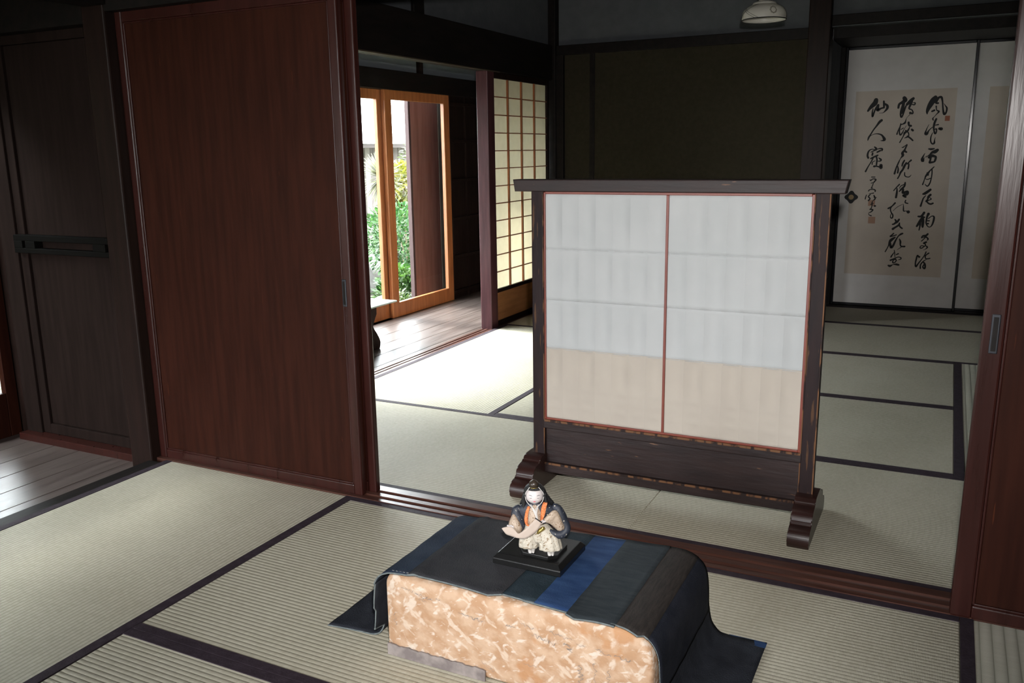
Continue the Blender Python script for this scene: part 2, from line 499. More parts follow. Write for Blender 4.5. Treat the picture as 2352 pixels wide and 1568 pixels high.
# the slotted bar: strips around a long slot and two round holes
bm = bmesh.new()
y0, y1 = 2.225, 2.262
B(bm, -3.34, -2.735, y0, y1, .799, .822, .002); B(bm, -3.34, -2.735, y0, y1, .750, .770, .002)
for a, b in ((-3.34, -3.290), (-3.272, -3.215), (-2.88, -2.812), (-2.790, -2.735)):
    B(bm, a, b, y0, y1, .770, .799, .002)
obj('cross_bar', bm, M['bar_black'], d3)

# ---- brown sliding doors (left pair) and the one on the right
def wood_door(name, x0, x1, y, label, lean=0.0, z1=1.612, pull=None, stile=.034, detail=True):
    yt = y + .013; yb = y - .013
    r = empty(name, ((x0 + x1) / 2, y, .002), label, 'door', kind='structure')
    box('panel', x0 + stile - .006, x1 - stile + .006, y - .004, y + .004, .03, z1 - .02, M['lacq'], r, bev=0)
    for a, b in ((x0, x0 + stile), (x1 - stile, x1)):
        box('stile', a, b, yb, yt, .002, z1, M['lacq_frame'], r, bev=.005)
    box('rail', x0 + stile, x1 - stile, yb + .002, yt - .002, .002, .036, M['lacq_frame'], r, bev=.004)
    box('rail', x0 + stile, x1 - stile, yb + .002, yt - .002, z1 - .045, z1, M['lacq_frame'], r, bev=.004)
    # thin moulding inside the frame
    bm = bmesh.new()
    for a, b, c, d in ((x0 + stile, x0 + stile + .006, .036, z1 - .045), (x1 - stile - .006, x1 - stile, .036, z1 - .045), (x0 + stile, x1 - stile, .036, .042), (x0 + stile, x1 - stile, z1 - .051, z1 - .045)):
        B(bm, a, b, yb + .004, y - .003, c, d, .002)
    obj('moulding', bm, M['lacq_frame'], r)
    if pull:
        px, pz, h, w = pull
        p = box('pull', px - w / 2, px + w / 2, yb - .003, yb + .002, pz - h / 2, pz + h / 2, M['metal'], r, bev=.002)
        box('recess_shade', px - w / 2 + .004, px + w / 2 - .004, yb - .0038, yb - .0028, pz - h / 2 + .006, pz + h / 2 - .006, M['black'], p, bev=0)  # flat black plate stands for the shade inside the pull
    if lean: r.rotation_euler = (0, lean, 0)
    return r


d1 = wood_door('door_1', -2.610, -1.672, 2.218, 'large brown sliding door panel left of the opening, nearer of the two stacked panels', pull=(-1.698, .686, .088, .016))
d2 = wood_door('door_2', -2.600, -1.645, 2.260, 'brown sliding door stacked behind the large left panel, only its edge showing')
d4 = wood_door('door_4', .082, 1.02, 2.190, 'red-brown sliding door at the right edge of the picture', lean=math.radians(.6), pull=(.108, .700, .090, .018), stile=.046)

# ---- back room, veranda side
bm = bmesh.new()
prism(bm, [(-2.655, -.06), (-2.655, -.006), (-2.640, -.006), (-2.640, -.012), (-2.622, -.012), (-2.622, -.004), (-2.605, -.004), (-2.605, -.011), (-2.588, -.011), (-2.588, -.002), (-2.562, -.002), (-2.562, -.06)], 'y', 2.30, 6.0)
S('trim_10', bm, M['sill'], 'grooved sill between back room mats and the sunlit veranda', 'sill')
sbox('trim_11', -2.66, -2.565, 2.30, 5.9, 1.600, 1.832, M['black'], 'deep black beam over the opening to the sunlit veranda', 'beam')
sbox('trim_12', -2.570, -2.562, 2.30, 5.0, 1.594, 1.601, M['edge_line'], 'thin dull brown edge under the deep black beam', 'moulding', .001)  # thin strip, paler than the beam above it
sbox('wall_left', -2.64, -2.60, 2.30, 5.95, 1.832, 2.62, M['plast_up'], 'blue-grey upper plaster on the left of the back room', 'wall', 0)
sbox('trim_13', -2.60, -2.578, 4.065, 4.165, 1.832, 2.62, M['black'], 'short black post on the blue-grey upper plaster', 'post')
sbox('trim_14', -2.655, -2.575, 4.855, 4.945, -.05, 1.60, M['plum'], 'plum-red post at the left edge of the lit paper screen door', 'post', .005)
sbox('trim_15', -2.60, -2.545, 5.815, 5.89, -.05, 2.62, M['black'], 'black corner post of the back room', 'post')

# paper sliding door (shoji), orange muntins
y0, y1 = 4.945, 5.80
XS = -2.600
sh = empty('door_5', (XS, (y0 + y1) / 2, -.004), 'lit paper sliding door with orange muntins in the far left corner', 'paper door', kind='structure')
bm = bmesh.new()
B(bm, XS - .012, XS + .012, y0, y0 + .022, -.004, 1.598, .002); B(bm, XS - .012, XS + .012, y1 - .03, y1, -.004, 1.598, .002)
B(bm, XS - .012, XS + .012, y0 + .022, y1 - .03, 1.562, 1.598, .002); B(bm, XS - .012, XS + .012, y0 + .022, y1 - .03, .215, .240, .002); B(bm, XS - .012, XS + .012, y0 + .022, y1 - .03, -.004, .03, .002)
obj('frame', bm, M['post'], sh)
box('paper', XS - .0035, XS - .0025, y0 + .02, y1 - .028, .238, 1.565, M['shoji'], sh, bev=0)
bm = bmesh.new()
yy0, yy1 = y0 + .022, y1 - .03
for k in range(1, 4):
    yc = yy0 + (yy1 - yy0) * k / 4
    B(bm, XS - .0025, XS + .010, yc - .006, yc + .006, .24, 1.562, .001)
for k in range(1, 12):
    zc = .24 + (1.562 - .24) * k / 12
    B(bm, XS - .0025, XS + .007, yy0, yy1, zc - .003, zc + .003, 0)
obj('muntins', bm, M['muntin'], sh)
box('skirt_panel', XS - .004, XS + .004, y0 + .02, y1 - .028, .028, .217, M['skirt'], sh, bev=0)

# ---- far wall of the back room
YB = 5.86
sbox('wall_back', -2.60, -.80, YB, YB + .08, -.06, 1.768, M['plast_lo'], 'dark olive-brown plaster wall at the far left of the back room', 'wall', 0)
sbox('wall_back', -2.60, 2.9, YB + .02, YB + .10, 1.83, 2.62, M['plast_up'], 'blue-grey upper plaster across the far wall', 'wall', 0)
sbox('trim_16', -2.56, -.80, YB - .02, YB + .06, 1.766, 1.832, M['black'], 'black rail dividing brown and blue-grey plaster', 'rail')
sbox('trim_17', -2.300, -2.266, YB - .012, YB + .02, -.06, 1.768, M['black'], 'thin black batten on the brown plaster wall', 'batten', .002)
sbox('trim_18', -2.552, -2.492, YB - .03, YB + .02, -.06, 1.768, M['black'], 'black strip in the corner beside the brown plaster wall', 'batten', .002)
sbox('trim_19', -.858, -.728, YB - .05, YB + .09, -.06, 2.62, M['post'], 'square dark pillar between brown plaster and the calligraphy doors', 'post', .006)
sbox('trim_20', -.728, 2.9, YB - .01, YB + .09, 1.835, 1.895, M['black'], 'black upper rail over the calligraphy doors', 'beam')
sbox('trim_21', -.728, 2.9, YB + .09, 6.60, 1.768, 1.84, M['black'], 'black head beam holding the calligraphy doors', 'beam')
sbox('wall_side', -.80, -.735, YB + .09, 6.52, -.06, 1.768, M['plast_up'], 'narrow blue-grey return wall beside the calligraphy doors', 'wall', 0)
sbox('trim_22', -.735, 2.9, 6.50, 6.60, -.06, .012, M['black'], 'black sill under the calligraphy doors', 'sill')
sbox('trim_23', -.735, -.708, 6.49, 6.56, .01, 1.768, M['black'], 'thin black jamb at the left calligraphy door', 'post', .002)
sbox('wall_back', -.80, 2.9, 6.58, 6.66, -.1, 2.62, M['black'], 'dark wall behind the calligraphy doors', 'wall', 0)

# ---- paper-covered sliding doors with calligraphy
INK=[[-1380,14230,180,-1480,14080,260,-1620,13820,260,-1740,13550,200,-1800,13330,130,-1790,13190,60],[-1360,13980,210,-1230,14150,140,-1100,14240,100,-1010,14190,110,-940,13940,80,-890,13590,80,-830,13270,100,-760,13140,120,-670,13260,90,-650,13510,90,-740,13660,50,-840,13810,20],[-1300,13850,90,-1190,13850,90],[-1510,13340,90,-1380,13400,100],[-1290,13660,70,-1240,13410,50,-1100,13320,90,-1200,13180,50,-1350,12990,30,-1430,12870,70,-1390,12770,50],[-1220,12840,100,-1290,12640,110,-1330,12370,100,-1300,12120,80,-1220,11910,90,-1150,11990,70,-1160,12210,70,-1270,12160,40],[-1280,12440,40,-1070,12480,70],[-980,12220,130,-870,12200,160],[-1630,12500,20,-1750,12180,50,-1800,11930,110,-1710,11900,130,-1600,12120,60,-1410,12320,40],[-1360,11970,30,-1440,11720,60,-1440,11440,70,-1350,11260,70,-1220,11290,100,-1210,11490,50,-1180,11660,20],[-1510,10920,70,-1360,10900,110,-1190,10930,70],[-990,10840,150,-1120,10740,190,-1280,10690,140,-1430,10540,70,-1630,10390,30],[-1460,10370,120,-1280,10470,160,-1140,10440,120,-1050,10390,110,-1070,10190,110,-1130,10080,90,-1320,10040,110,-1400,10040,100,-1360,10210,90,-1370,10370,140],[-1720,10650,20,-1820,10420,80,-1860,10240,140,-1800,10140,130,-1740,10320,30,-1610,10470,20],[-1100,9750,50,-1190,9650,60,-1340,9480,70,-1450,9300,110,-1550,9140,90,-1610,8940,50,-1660,8730,60,-1700,8590,70],[-1210,9580,60,-1190,9320,60,-1210,8990,60,-1270,8680,70,-1400,8480,70,-1560,8610,30],[-1580,8970,30,-1420,8930,50,-1260,9000,50],[-1470,9350,90,-1420,9220,90],[-1200,8250,120,-1350,8120,140,-1510,8000,140,-1620,7960,90],[-1450,7860,40,-1580,7680,70,-1650,7420,80,-1710,7160,100],[-1170,7910,120,-1280,7780,120,-1320,7600,80,-1410,7470,90,-1240,7550,50,-1100,7630,60,-1200,7730,30],[-1370,7470,70,-1240,7340,80,-1100,7300,90,-980,7350,90],[-1460,6720,120,-1540,6570,120,-1650,6460,110,-1800,6460,90],[-1410,6410,80,-1550,6380,100,-1670,6120,150,-1840,5800,100],[-1530,6440,120,-1490,6180,140,-1490,5910,140,-1480,5760,100],[-1650,6090,100,-1650,5800,80,-1680,5540,60],[-1190,6640,140,-1250,6470,100,-1280,6230,90,-1280,6000,70,-1150,5790,50,-1000,5780,50,-900,5950,80,-840,6220,100,-840,6450,90,-970,6500,50,-1170,6330,50],[-1200,6180,60,-1110,6180,70],[-1260,5970,60,-1160,5990,90],[-1130,5290,100,-1220,5190,100,-1410,5150,90,-1490,5010,40,-1300,5080,50,-1180,5070,70,-1080,4950,80,-1140,4850,30],[-1210,5110,60,-1340,4950,50,-1470,4800,50],[-1180,4740,100,-1340,4660,70,-1220,4610,60,-1230,4470,50,-1430,4490,50,-1520,4410,50,-1510,4330,60,-1390,4340,60,-1210,4490,40,-1080,4400,80,-1190,4260,30,-1310,4210,20],[-1130,4080,60,-1210,3840,60,-1330,3620,50,-1550,3270,70,-1680,3050,90,-1730,3260,70,-1700,3550,80,-1640,3820,80,-1530,3690,70,-1500,3750,60],[-960,4000,70,-1110,3870,60,-1160,3710,60,-1070,3610,60,-860,3650,60],[-1070,3580,30,-1270,3410,60,-1400,3190,70,-1400,2950,80],[-1270,3390,60,-1160,3280,90,-1110,3100,90,-1140,2940,90,-1250,3040,70,-1200,3200,70],[-3250,14250,190,-3190,14100,220,-3350,13980,150,-3530,13860,120,-3570,13630,100],[-3270,13920,140,-3300,13670,160,-3350,13370,170,-3400,13180,90,-3340,13020,90,-3260,13170,80,-3190,13470,90,-3110,13740,80],[-2700,14200,140,-2850,14060,170,-3050,13840,140],[-2780,14010,120,-2860,13760,110,-2910,13560,80,-2740,13480,60,-2660,13330,70,-2670,13230,70,-2820,13280,120],[-2770,13830,50,-2600,13800,70,-2570,13920,60,-2700,13930,30],[-2830,13180,30,-3010,12960,20,-3060,12760,60,-3100,12640,100,-3240,12560,60,-3330,12540,70],[-3340,12590,60,-3380,12340,70,-3390,12060,70,-3320,11860,80,-3200,12010,60,-3100,12260,30,-2990,12460,20],[-3410,12340,50,-3490,12090,60,-3530,11920,80],[-3310,12210,40,-3170,12310,50],[-2870,12660,110,-2830,12480,100,-2710,12440,110],[-2640,12200,100,-2570,12140,110],[-2790,12350,50,-2870,12150,90,-3050,12000,120,-3110,11830,60,-3210,11600,50,-3320,11370,60],[-3020,12150,60,-2840,12000,60,-2800,11800,60,-2890,11720,80,-3050,11650,30],[-2870,11770,80,-2690,11640,80,-2530,11490,80],[-2870,11200,90,-2930,11000,80,-2990,10850,100,-3100,10670,130,-3060,10520,130,-3190,10310,40,-3290,10050,70,-3410,9690,80,-3490,9310,100],[-2940,11180,30,-3080,11050,60,-3150,11040,40],[-2960,10800,100,-2860,10730,90],[-3320,9800,40,-3280,9590,80,-3300,9360,80],[-2940,10180,80,-3020,10000,90,-3060,9820,70],[-2810,10030,80,-2910,9820,120,-2990,9590,100,-3120,9380,100,-3180,9180,70,-3270,8990,70],[-2530,10190,90,-2640,10080,70,-2750,9950,70],[-2650,9950,70,-2650,9790,80,-2670,9640,80],[-2860,9380,50,-2840,9180,60,-2710,9090,50,-2550,9100,50,-2450,9230,20],[-3130,8590,70,-3290,8400,60,-3460,8170,50],[-3260,8320,60,-3250,8060,100,-3280,7720,110],[-2780,8710,80,-2810,8480,100,-2990,8270,100,-3100,8120,60],[-2800,8610,50,-3030,8480,50,-3110,8320,30],[-2870,8270,100,-2870,8030,130,-2710,8090,120,-2590,8110,120,-2600,7960,150,-2770,7880,120,-2860,7840,80,-2690,7760,110],[-3310,7340,90,-3490,7120,70,-3710,6970,90],[-3440,7190,60,-3570,6970,70,-3520,6730,60,-3390,6520,70,-3410,6330,70,-3510,6340,60,-3530,6490,40,-3470,6670,30],[-3410,6790,20,-3150,7070,30,-2810,7270,20],[-2660,7530,60,-2680,7380,70,-2510,7320,60],[-2780,7280,20,-2760,7020,60,-2730,6810,70,-2580,6810,40,-2440,6750,170],[-3230,6220,70,-3140,6070,110,-3270,5920,90,-3370,5890,70],[-2980,6230,100,-3080,6050,100,-3210,5950,60],[-2930,5990,70,-2980,5840,100,-3190,5680,100,-3320,5580,130],[-2930,5930,60,-2890,5750,80,-2740,5630,80],[-3250,5270,70,-3380,5130,70,-3460,5060,70,-3260,5100,60,-3070,5180,60],[-3140,5010,70,-3300,4880,140,-3430,4730,140,-3520,4390,60,-3690,4000,60],[-3420,4600,100,-3340,4300,130,-3210,4460,110,-3100,4770,90,-2950,5080,60,-2790,5230,100,-2690,5280,90],[-2850,4900,50,-2780,4720,100,-2770,4500,70,-2680,4400,80,-2490,4400,90],[-2700,4350,40,-2940,4160,20],[-3120,4120,40,-3080,3910,50,-3050,3640,30],[-3120,3970,30,-3250,3750,70,-3300,3640,70],[-2970,3820,60,-2850,3890,70],[-3310,3420,100,-3090,3540,60,-2850,3660,50,-2670,3620,60,-2670,3530,60,-2800,3480,40],[-3000,3480,60,-2940,3420,60,-3040,3270,60,-3150,3260,70,-3140,3420,60,-2980,3520,50],[-3420,3050,90,-3310,3020,120,-3140,3120,40,-2950,3150,100,-2780,3120,100],[-4990,14180,220,-5040,13990,250,-5210,13810,210,-5360,13630,140,-5450,13490,100],[-5140,13620,50,-5170,13380,80,-5140,13100,90,-5070,13330,80,-4990,13590,90,-4870,13780,120,-4830,13850,120],[-4850,13820,140,-4850,13540,150,-4790,13540,130,-4640,13630,90,-4480,13670,90],[-4500,14090,90,-4470,13880,110,-4460,13670,90],[-4410,13920,80,-4270,13800,130,-4250,13640,130,-4350,13480,90,-4500,13340,30,-4730,13320,20],[-4550,12850,130,-4680,12730,130,-4830,12500,90,-5010,12240,70,-5150,11980,70,-5280,11740,90,-5330,11550,50],[-5230,11790,30,-5040,11920,30,-4770,11970,50,-4510,11900,80,-4370,11750,110,-4290,11580,160,-4390,11510,70,-4510,11510,30],[-4870,11100,60,-4760,10990,110,-4760,10890,70],[-5220,10370,100,-5280,10540,100,-5220,10820,80,-5030,10950,50,-4790,10920,40,-4530,10990,60,-4380,10950,100,-4390,10850,70],[-4490,10850,90,-4680,10750,80],[-4820,10890,80,-5080,10750,40],[-4960,10700,80,-4980,10560,90],[-4630,10540,80,-4860,10430,90,-5050,10330,80],[-4920,10330,70,-5030,10080,60,-5180,9800,60,-5330,9460,90],[-4730,10500,80,-4660,10250,80,-4670,9900,80],[-4770,10180,30,-4930,10080,50,-4940,9940,60],[-4550,10360,50,-4410,10250,100,-4440,10160,70,-4600,10150,40],[-4810,9800,110,-4650,9810,70,-4480,9760,80],[-4380,9860,170,-4370,9720,170],[-4920,9080,50,-4700,9080,50],[-5000,8890,50,-4950,8850,60,-4820,8960,50,-4630,8910,80,-4740,8750,60],[-4920,8670,40,-4710,8730,40],[-4770,8710,40,-4840,8440,50,-4900,8330,40,-4810,8340,50],[-5050,8140,60,-4970,8230,50,-4740,8250,60,-4620,8180,70,-4630,8100,60],[-5000,7940,30,-4720,8000,60],[-5170,7870,40,-5210,7690,60,-5230,7580,50],[-4920,7900,50,-5030,7760,70,-4920,7620,70,-5010,7490,80],[-4680,7830,70,-4590,7620,80,-4720,7490,40],[-4670,7710,50,-4520,7700,40],[-4750,7440,40,-4770,7290,70,-4760,7110,50,-4820,6910,60],[-4610,7120,80,-4550,7120,90],[-4870,7220,40,-4670,7290,30],[-4870,6890,70,-4680,6860,70,-4800,6710,60,-4930,6640,30,-4910,6510,40,-4760,6450,60]]


def fusuma(name, x0, x1, y, label, left):
    r = empty(name, ((x0 + x1) / 2, y, .012), label, 'sliding door', kind='structure')
    bm = bmesh.new(); w = .018
    B(bm, x0, x0 + w, y - .012, y + .012, .012, 1.768, .003); B(bm, x1 - w, x1, y - .012, y + .012, .012, 1.768, .003)
    B(bm, x0 + w, x1 - w, y - .012, y + .012, .012, .03, .003); B(bm, x0 + w, x1 - w, y - .012, y + .012, 1.75, 1.768, .003)
    obj('frame', bm, M['lacq_black'], r)
    box('paper_panel', x0 + w - .003, x1 - w + .003, y - .006, y + .006, .028, 1.752, M['fusuma'], r, bev=0)
    return r


M['lacq_black'] = mat('black_lacquer', (.008, .008, .011), rough=.18, spec=.5)
f1 = fusuma('door_6', -.708, .092, 6.540, 'grey paper sliding door bearing the three-column calligraphy sheet', True)
sheet = box('calligraphy_sheet', -.628, -.012, 6.5318, 6.5342, .237, 1.478, M['sheet'], f1, bev=0)
bm = bmesh.new()
for si, s in enumerate(INK):
    pts = [(s[i] / 1e4, s[i + 1] / 1e4, s[i + 2] / 1e4) for i in range(0, len(s), 3)]
    P = catmull([list(p) for p in pts], 4) if len(pts) > 2 else [list(p) for p in pts]
    yk = 6.5310 - .00002 * (si % 20)
    L_, R_ = [], []
    for i, p in enumerate(P):
        a = P[max(i - 1, 0)]; b = P[min(i + 1, len(P) - 1)]
        dx, dz = b[0] - a[0], b[1] - a[1]; l = math.hypot(dx, dz) or 1
        h = max(p[2], .002) * .64
        L_.append(bm.verts.new((p[0] - dz / l * h, yk, p[1] + dx / l * h)))
        R_.append(bm.verts.new((p[0] + dz / l * h, yk, p[1] - dx / l * h)))
    for i in range(len(P) - 1):
        bm.faces.new([L_[i], L_[i + 1], R_[i + 1], R_[i]])
    for p, sg in ((P[0], 0), (P[-1], 1)):           # round brush ends
        h = max(p[2], .002) * .64
        bm.faces.new([bm.verts.new((p[0] + h * math.cos(k * math.pi / 5), yk - .00001, p[1] + h * math.sin(k * math.pi / 5))) for k in range(10)])
obj('brush_writing', bm, M['ink'], sheet)
bm = bmesh.new()
B(bm, -.071, -.042, 6.5305, 6.5315, 1.270, 1.303); 
obj('red_seal', bm, M['seal'], sheet)
for a, b, c, d in ((-.502, -.458, .712, .752), (-.494, -.449, .592, .638)):
    box('faded_seal', a, b, 6.5314, 6.5317, c, d, M['seal2'], sheet, bev=0)
# flower-shaped pull
bm = bmesh.new()
px, pz = -.614, .771
pts = []
for k in range(48):
    a = 2 * math.pi * k / 48
    rr = .038 + .0060 * math.cos(4 * (a - math.pi / 2))
    pts.append((px + rr * math.cos(a), pz + rr * math.sin(a)))
prism(bm, pts, 'y', 6.522, 6.5342, bev=.002)
pl = obj('pull', bm, M['ink'], f1)
bm = bmesh.new()
prism(bm, [(px + .017 * math.cos(2 * math.pi * k / 24), pz + .017 * math.sin(2 * math.pi * k / 24)) for k in range(24)], 'y', 6.5205, 6.5225)
obj('pull_centre', bm, mat('aged_brass', (.12, .08, .035), rough=.45, metal=.6), pl)

f2 = fusuma('door_7', .072, .92, 6.565, 'grey paper sliding door at the far right, partly hidden by the red-brown door', False)
box('calligraphy_sheet', .175, .80, 6.5568, 6.5592, .237, 1.478, M['sheet'], f2, bev=0)
f3 = fusuma('door_8', .90, 1.75, 6.540, 'grey paper sliding door hidden beyond the far right one', False)
sbox('wall_back', 1.75, 2.9, 6.50, 6.58, -.06, 1.768, M['plast_lo'], 'plaster wall beyond the calligraphy doors', 'wall', 0)

# ---- veranda windows of the back room
XW = -3.50
def sash(name, y0, y1, x, label, zb=.065, zt=1.475, pane=True):
    r = empty(name, (x, (y0 + y1) / 2, -.04), label, 'window', kind='structure')
    for a, b in ((y0, y0 + .08), (y1 - .08, y1)):
        box('stile', x - .015, x + .015, a, b, -.04, 1.54, M['orange'], r, bev=.003)
    box('rail', x - .015, x + .015, y0 + .08, y1 - .08, -.04, zb, M['orange'], r, bev=.003)
    box('rail', x - .015, x + .015, y0 + .08, y1 - .08, zt, 1.54, M['orange'], r, bev=.003)
    if pane: box('pane', x - .002, x + .002, y0 + .075, y1 - .075, zb - .005, zt + .005, M['glass'], r, bev=0)
    else: box('board', x - .006, x + .006, y0 + .045, y1 - .045, zb - .005, zt + .005, M['lacq'], r, bev=0)
    return r


sash('window_1', 5.085, 5.945, XW - .005, 'orange-brown framed glass sliding window beside the dark panelled wall')
sash('window_2', 4.275, 5.120, XW - .040, 'orange-brown framed glass window left of the first, behind the brown door edge')
sash('window_3', 3.325, 4.175, XW - .005, 'third framed glass window of the back veranda, hidden by the brown doors')
sash('window_4', 2.40, 3.30, XW - .040, 'fourth sash of the back veranda, boarded to hold back daylight, hidden by the brown doors', pane=False)  # unseen boards added to keep daylight off the nearer mats
sbox('trim_24', XW - .10, XW + .03, 2.36, 8.2, 1.54, 1.67, M['black'], 'black beam over the veranda windows', 'beam')
sbox('trim_25', XW - .07, XW + .022, 2.36, 5.945, -.07, -.04, M['post'], 'dark floor track under the veranda windows', 'sill')
sbox('wall_left', XW - .06, XW - .02, 2.36, 8.2, 1.67, 2.22, M['white_plast'], 'white plaster strip above the veranda windows', 'wall', 0)
sbox('trim_26', XW - .02, XW + .01, 5.545, 5.595, 1.67, 2.22, M['post'], 'small post crossing the white plaster strip', 'post')
sbox('trim_27', XW - .02, XW + .01, 4.60, 4.65, 1.67, 2.22, M['post'], 'second small post on the white plaster strip', 'post')
# panelled wall beyond the windows
bm = bmesh.new()
B(bm, XW - .05, XW - .01, 5.945, 8.2, -.07, 1.54)
for z in (.02, .30, .60, .90, 1.20, 1.48):
    B(bm, XW - .012, XW + .014, 5.95, 8.2, z - .012, z + .012, .003)
for k in range(10):
    B(bm, XW - .012, XW + .006, 5.96 + k * .24, 5.985 + k * .24, -.04, 1.54, .003)
S('wall_left', bm, M['dim'], 'dark battened board wall at the far end of the veranda', 'wall')

# ---- veranda windows of the front room
for i, (a, b) in enumerate(((1.27, 2.26), (.37, 1.29), (-.55, .39), (-1.47, -.53), (-2.45, -1.45))):
    n = ('nearest the dark door', 'second from the dark door', 'third from the dark door', 'fourth from the dark door', 'farthest from the dark door')[i]
    r = empty('window_%d' % (5 + i), (XW - .02, (a + b) / 2, -.04), 'brown framed veranda window of the front room, ' + n, 'window', kind='structure')
    xx = XW - .02 - (.035 if i % 2 else 0)
    for c, d in ((a, a + .05), (b - .05, b)):
        box('stile', xx - .015, xx + .015, c, d, -.04, 1.58, M['lacq'], r)
    box('rail', xx - .015, xx + .015, a + .05, b - .05, -.04, .15, M['lacq'], r)
    box('rail', xx - .015, xx + .015, a + .05, b - .05, 1.50, 1.58, M['lacq'], r)
    if i in (0, 1, 2, 3, 4): box('pane', xx - .002, xx + .002, a + .045, b - .045, .145, 1.505, M['glass'], r, bev=0)
    else: box('board', xx - .006, xx + .006, a + .045, b - .045, .145, 1.505, M['lacq'], r, bev=0)
sbox('trim_28', XW - .10, XW + .03, -3.0, 2.30, 1.58, 1.72, M['black'], 'black beam over the front veranda windows', 'beam')
sbox('wall_left', XW - .06, XW - .02, -3.0, 2.30, 1.72, 2.24, M['plast_up'], 'plaster above the front veranda windows', 'wall', 0)
sbox('wall_left', XW - .08, XW + .02, -3.0, -2.45, -.07, 1.72, M['post'], 'dark boards at the near end of the veranda', 'wall', 0)

# ================================================================ STRAW MATS
def mat_(x0, x1, y0, y1, axis, label, wide=False, hw=.030):
    r = empty('tatami_mat', ((x0 + x1) / 2, (y0 + y1) / 2, -.055), label, 'straw mat', 'straw mats covering the floor')
    g = .0006
    bm = bmesh.new(); B(bm, x0 + g, x1 - g, y0 + g, y1 - g, -.055, 0, .003)
    o = obj('rush_surface', bm, M['tat_w'] if wide else (M['tat_x'] if axis == 'x' else M['tat_y']), r)
    for s in (0, 1):
        if axis == 'x':
            a, b = ((y0 + g, y0 + hw), (y1 - hw, y1 - g))[s]; q = (x0 + g, x1 - g, a, b)
        else:
            a, b = ((x0 + g, x0 + hw), (x1 - hw, x1 - g))[s]; q = (a, b, y0 + g, y1 - g)
        bm = bmesh.new(); B(bm, q[0], q[1], q[2], q[3], -.003, .0016, .0008)
        obj('cloth_border', bm, M['heri'], r)
    return r


mat_(-2.562, -1.694, .37, 2.19, 'y', 'straw mat running along the dark veranda boards in the left foreground', hw=.031)
mat_(-1.694, .106, 1.293, 2.19, 'x', 'straw mat carrying the paper-covered box with the indigo cloth', hw=.027)
mat_(-1.694, .106, .39, 1.293, 'x', 'straw mat at the bottom edge, its double dark border crossing lower left', hw=.027)
mat_(.106, 1.02, .37, 2.19, 'y', 'coarse-striped straw mat in front of the red-brown right door', wide=True)
mat_(-2.562, -.787, 2.305, 3.200, 'x', 'straw mat behind the brown doors, under the left foot of the standing screen', hw=.028)
mat_(-.787, 1.02, 2.305, 3.200, 'x', 'straw mat under the right foot of the standing screen', hw=.028)
mat_(-2.562, -1.697, 3.200, 5.00, 'y', 'brightly sunlit straw mat beside the veranda in the back room')
mat_(-1.697, .092, 3.200, 4.090, 'x', 'second straw mat behind the standing screen', hw=.028)
mat_(-1.697, .092, 4.090, 4.985, 'x', 'third straw mat behind the standing screen', hw=.028)
mat_(.092, 1.02, 3.200, 4.985, 'y', 'coarse-striped straw mat at the far right of the back room', wide=True, hw=.034)
mat_(-2.562, -.78, 5.00, 5.86, 'x', 'straw mat in front of the lit paper door', hw=.028)
mat_(-.78, 1.02, 4.985, 5.895, 'x', 'straw mat in front of the pillar and calligraphy doors', hw=.028)
mat_(-.735, 1.09, 5.895, 6.50, 'x', 'dim narrow straw mat right under the calligraphy doors', hw=.022)

# ================================================================ STANDING SCREEN
scr = empty('standing_screen', (-.757, 2.57, 0), 'low free-standing paper screen in a worn dark wooden frame, straddling the back room mats', 'screen')
Y = 2.57
# feet: stepped cloud profile
half_ = [(-.160, 0), (-.168, .016), (-.166, .034), (-.156, .048), (-.140, .054), (-.122, .056), (-.118, .070), (-.108, .084), (-.090, .092), (-.066, .096), (-.058, .104), (-.045, .112), (-.024, .114)]
half = [(q[0], max(.0006, q[1])) for q in catmull([list(q) for q in half_], 4)]
prof = half + [(-a, b) for a, b in reversed(half)]
for x0, x1 in ((-1.222, -1.158), (-.336, -.276)):
    bm = bmesh.new(); prism(bm, [(Y + a, b) for a, b in prof], 'x', x0, x1, bev=.003)
    ft = obj('foot', bm, M['worn_red'], scr)
for x0, x1 in ((-1.203, -1.160), (-.333, -.291)):
    bm = bmesh.new(); B(bm, x0, x1, Y - .019, Y + .019, .10, .996, .004)
    obj('post', bm, M['worn_v'], scr)
for xa, xb in ((-.3338, -.3306), (-.2944, -.2906), (-1.1632, -1.1600)):
    box('worn_edge', xa, xb, Y - .0197, Y - .0150, .112, .992, M['worn_edge'], scr, bev=.0005)
box('worn_edge', -1.160, -.332, Y - .0250, Y - .0200, .078, .0850, M['worn_edge'], scr, bev=.0008)
box('worn_edge', -1.160, -.332, Y - .0218, Y - .0170, .229, .2365, M['worn_edge'], scr, bev=.0008)
# top rail, ends cut on a slant
bm = bmesh.new()
prism(bm, [(-1.262, 1.030), (-.246, 1.030), (-.254, .992), (-1.256, .992)], 'y', Y - .030, Y + .030, bev=.003)
obj('top_rail', bm, M['worn'], scr)
box('middle_rail', -1.165, -.328, Y - .021, Y + .019, .205, .236, M['worn'], scr, bev=.003)
box('bottom_rail', -1.165, -.330, Y - .024, Y + .022, .050, .084, M['worn'], scr, bev=.003)
box('lower_board', -1.162, -.332, Y - .006, Y + .006, .082, .208, M['worn'], scr, bev=0)
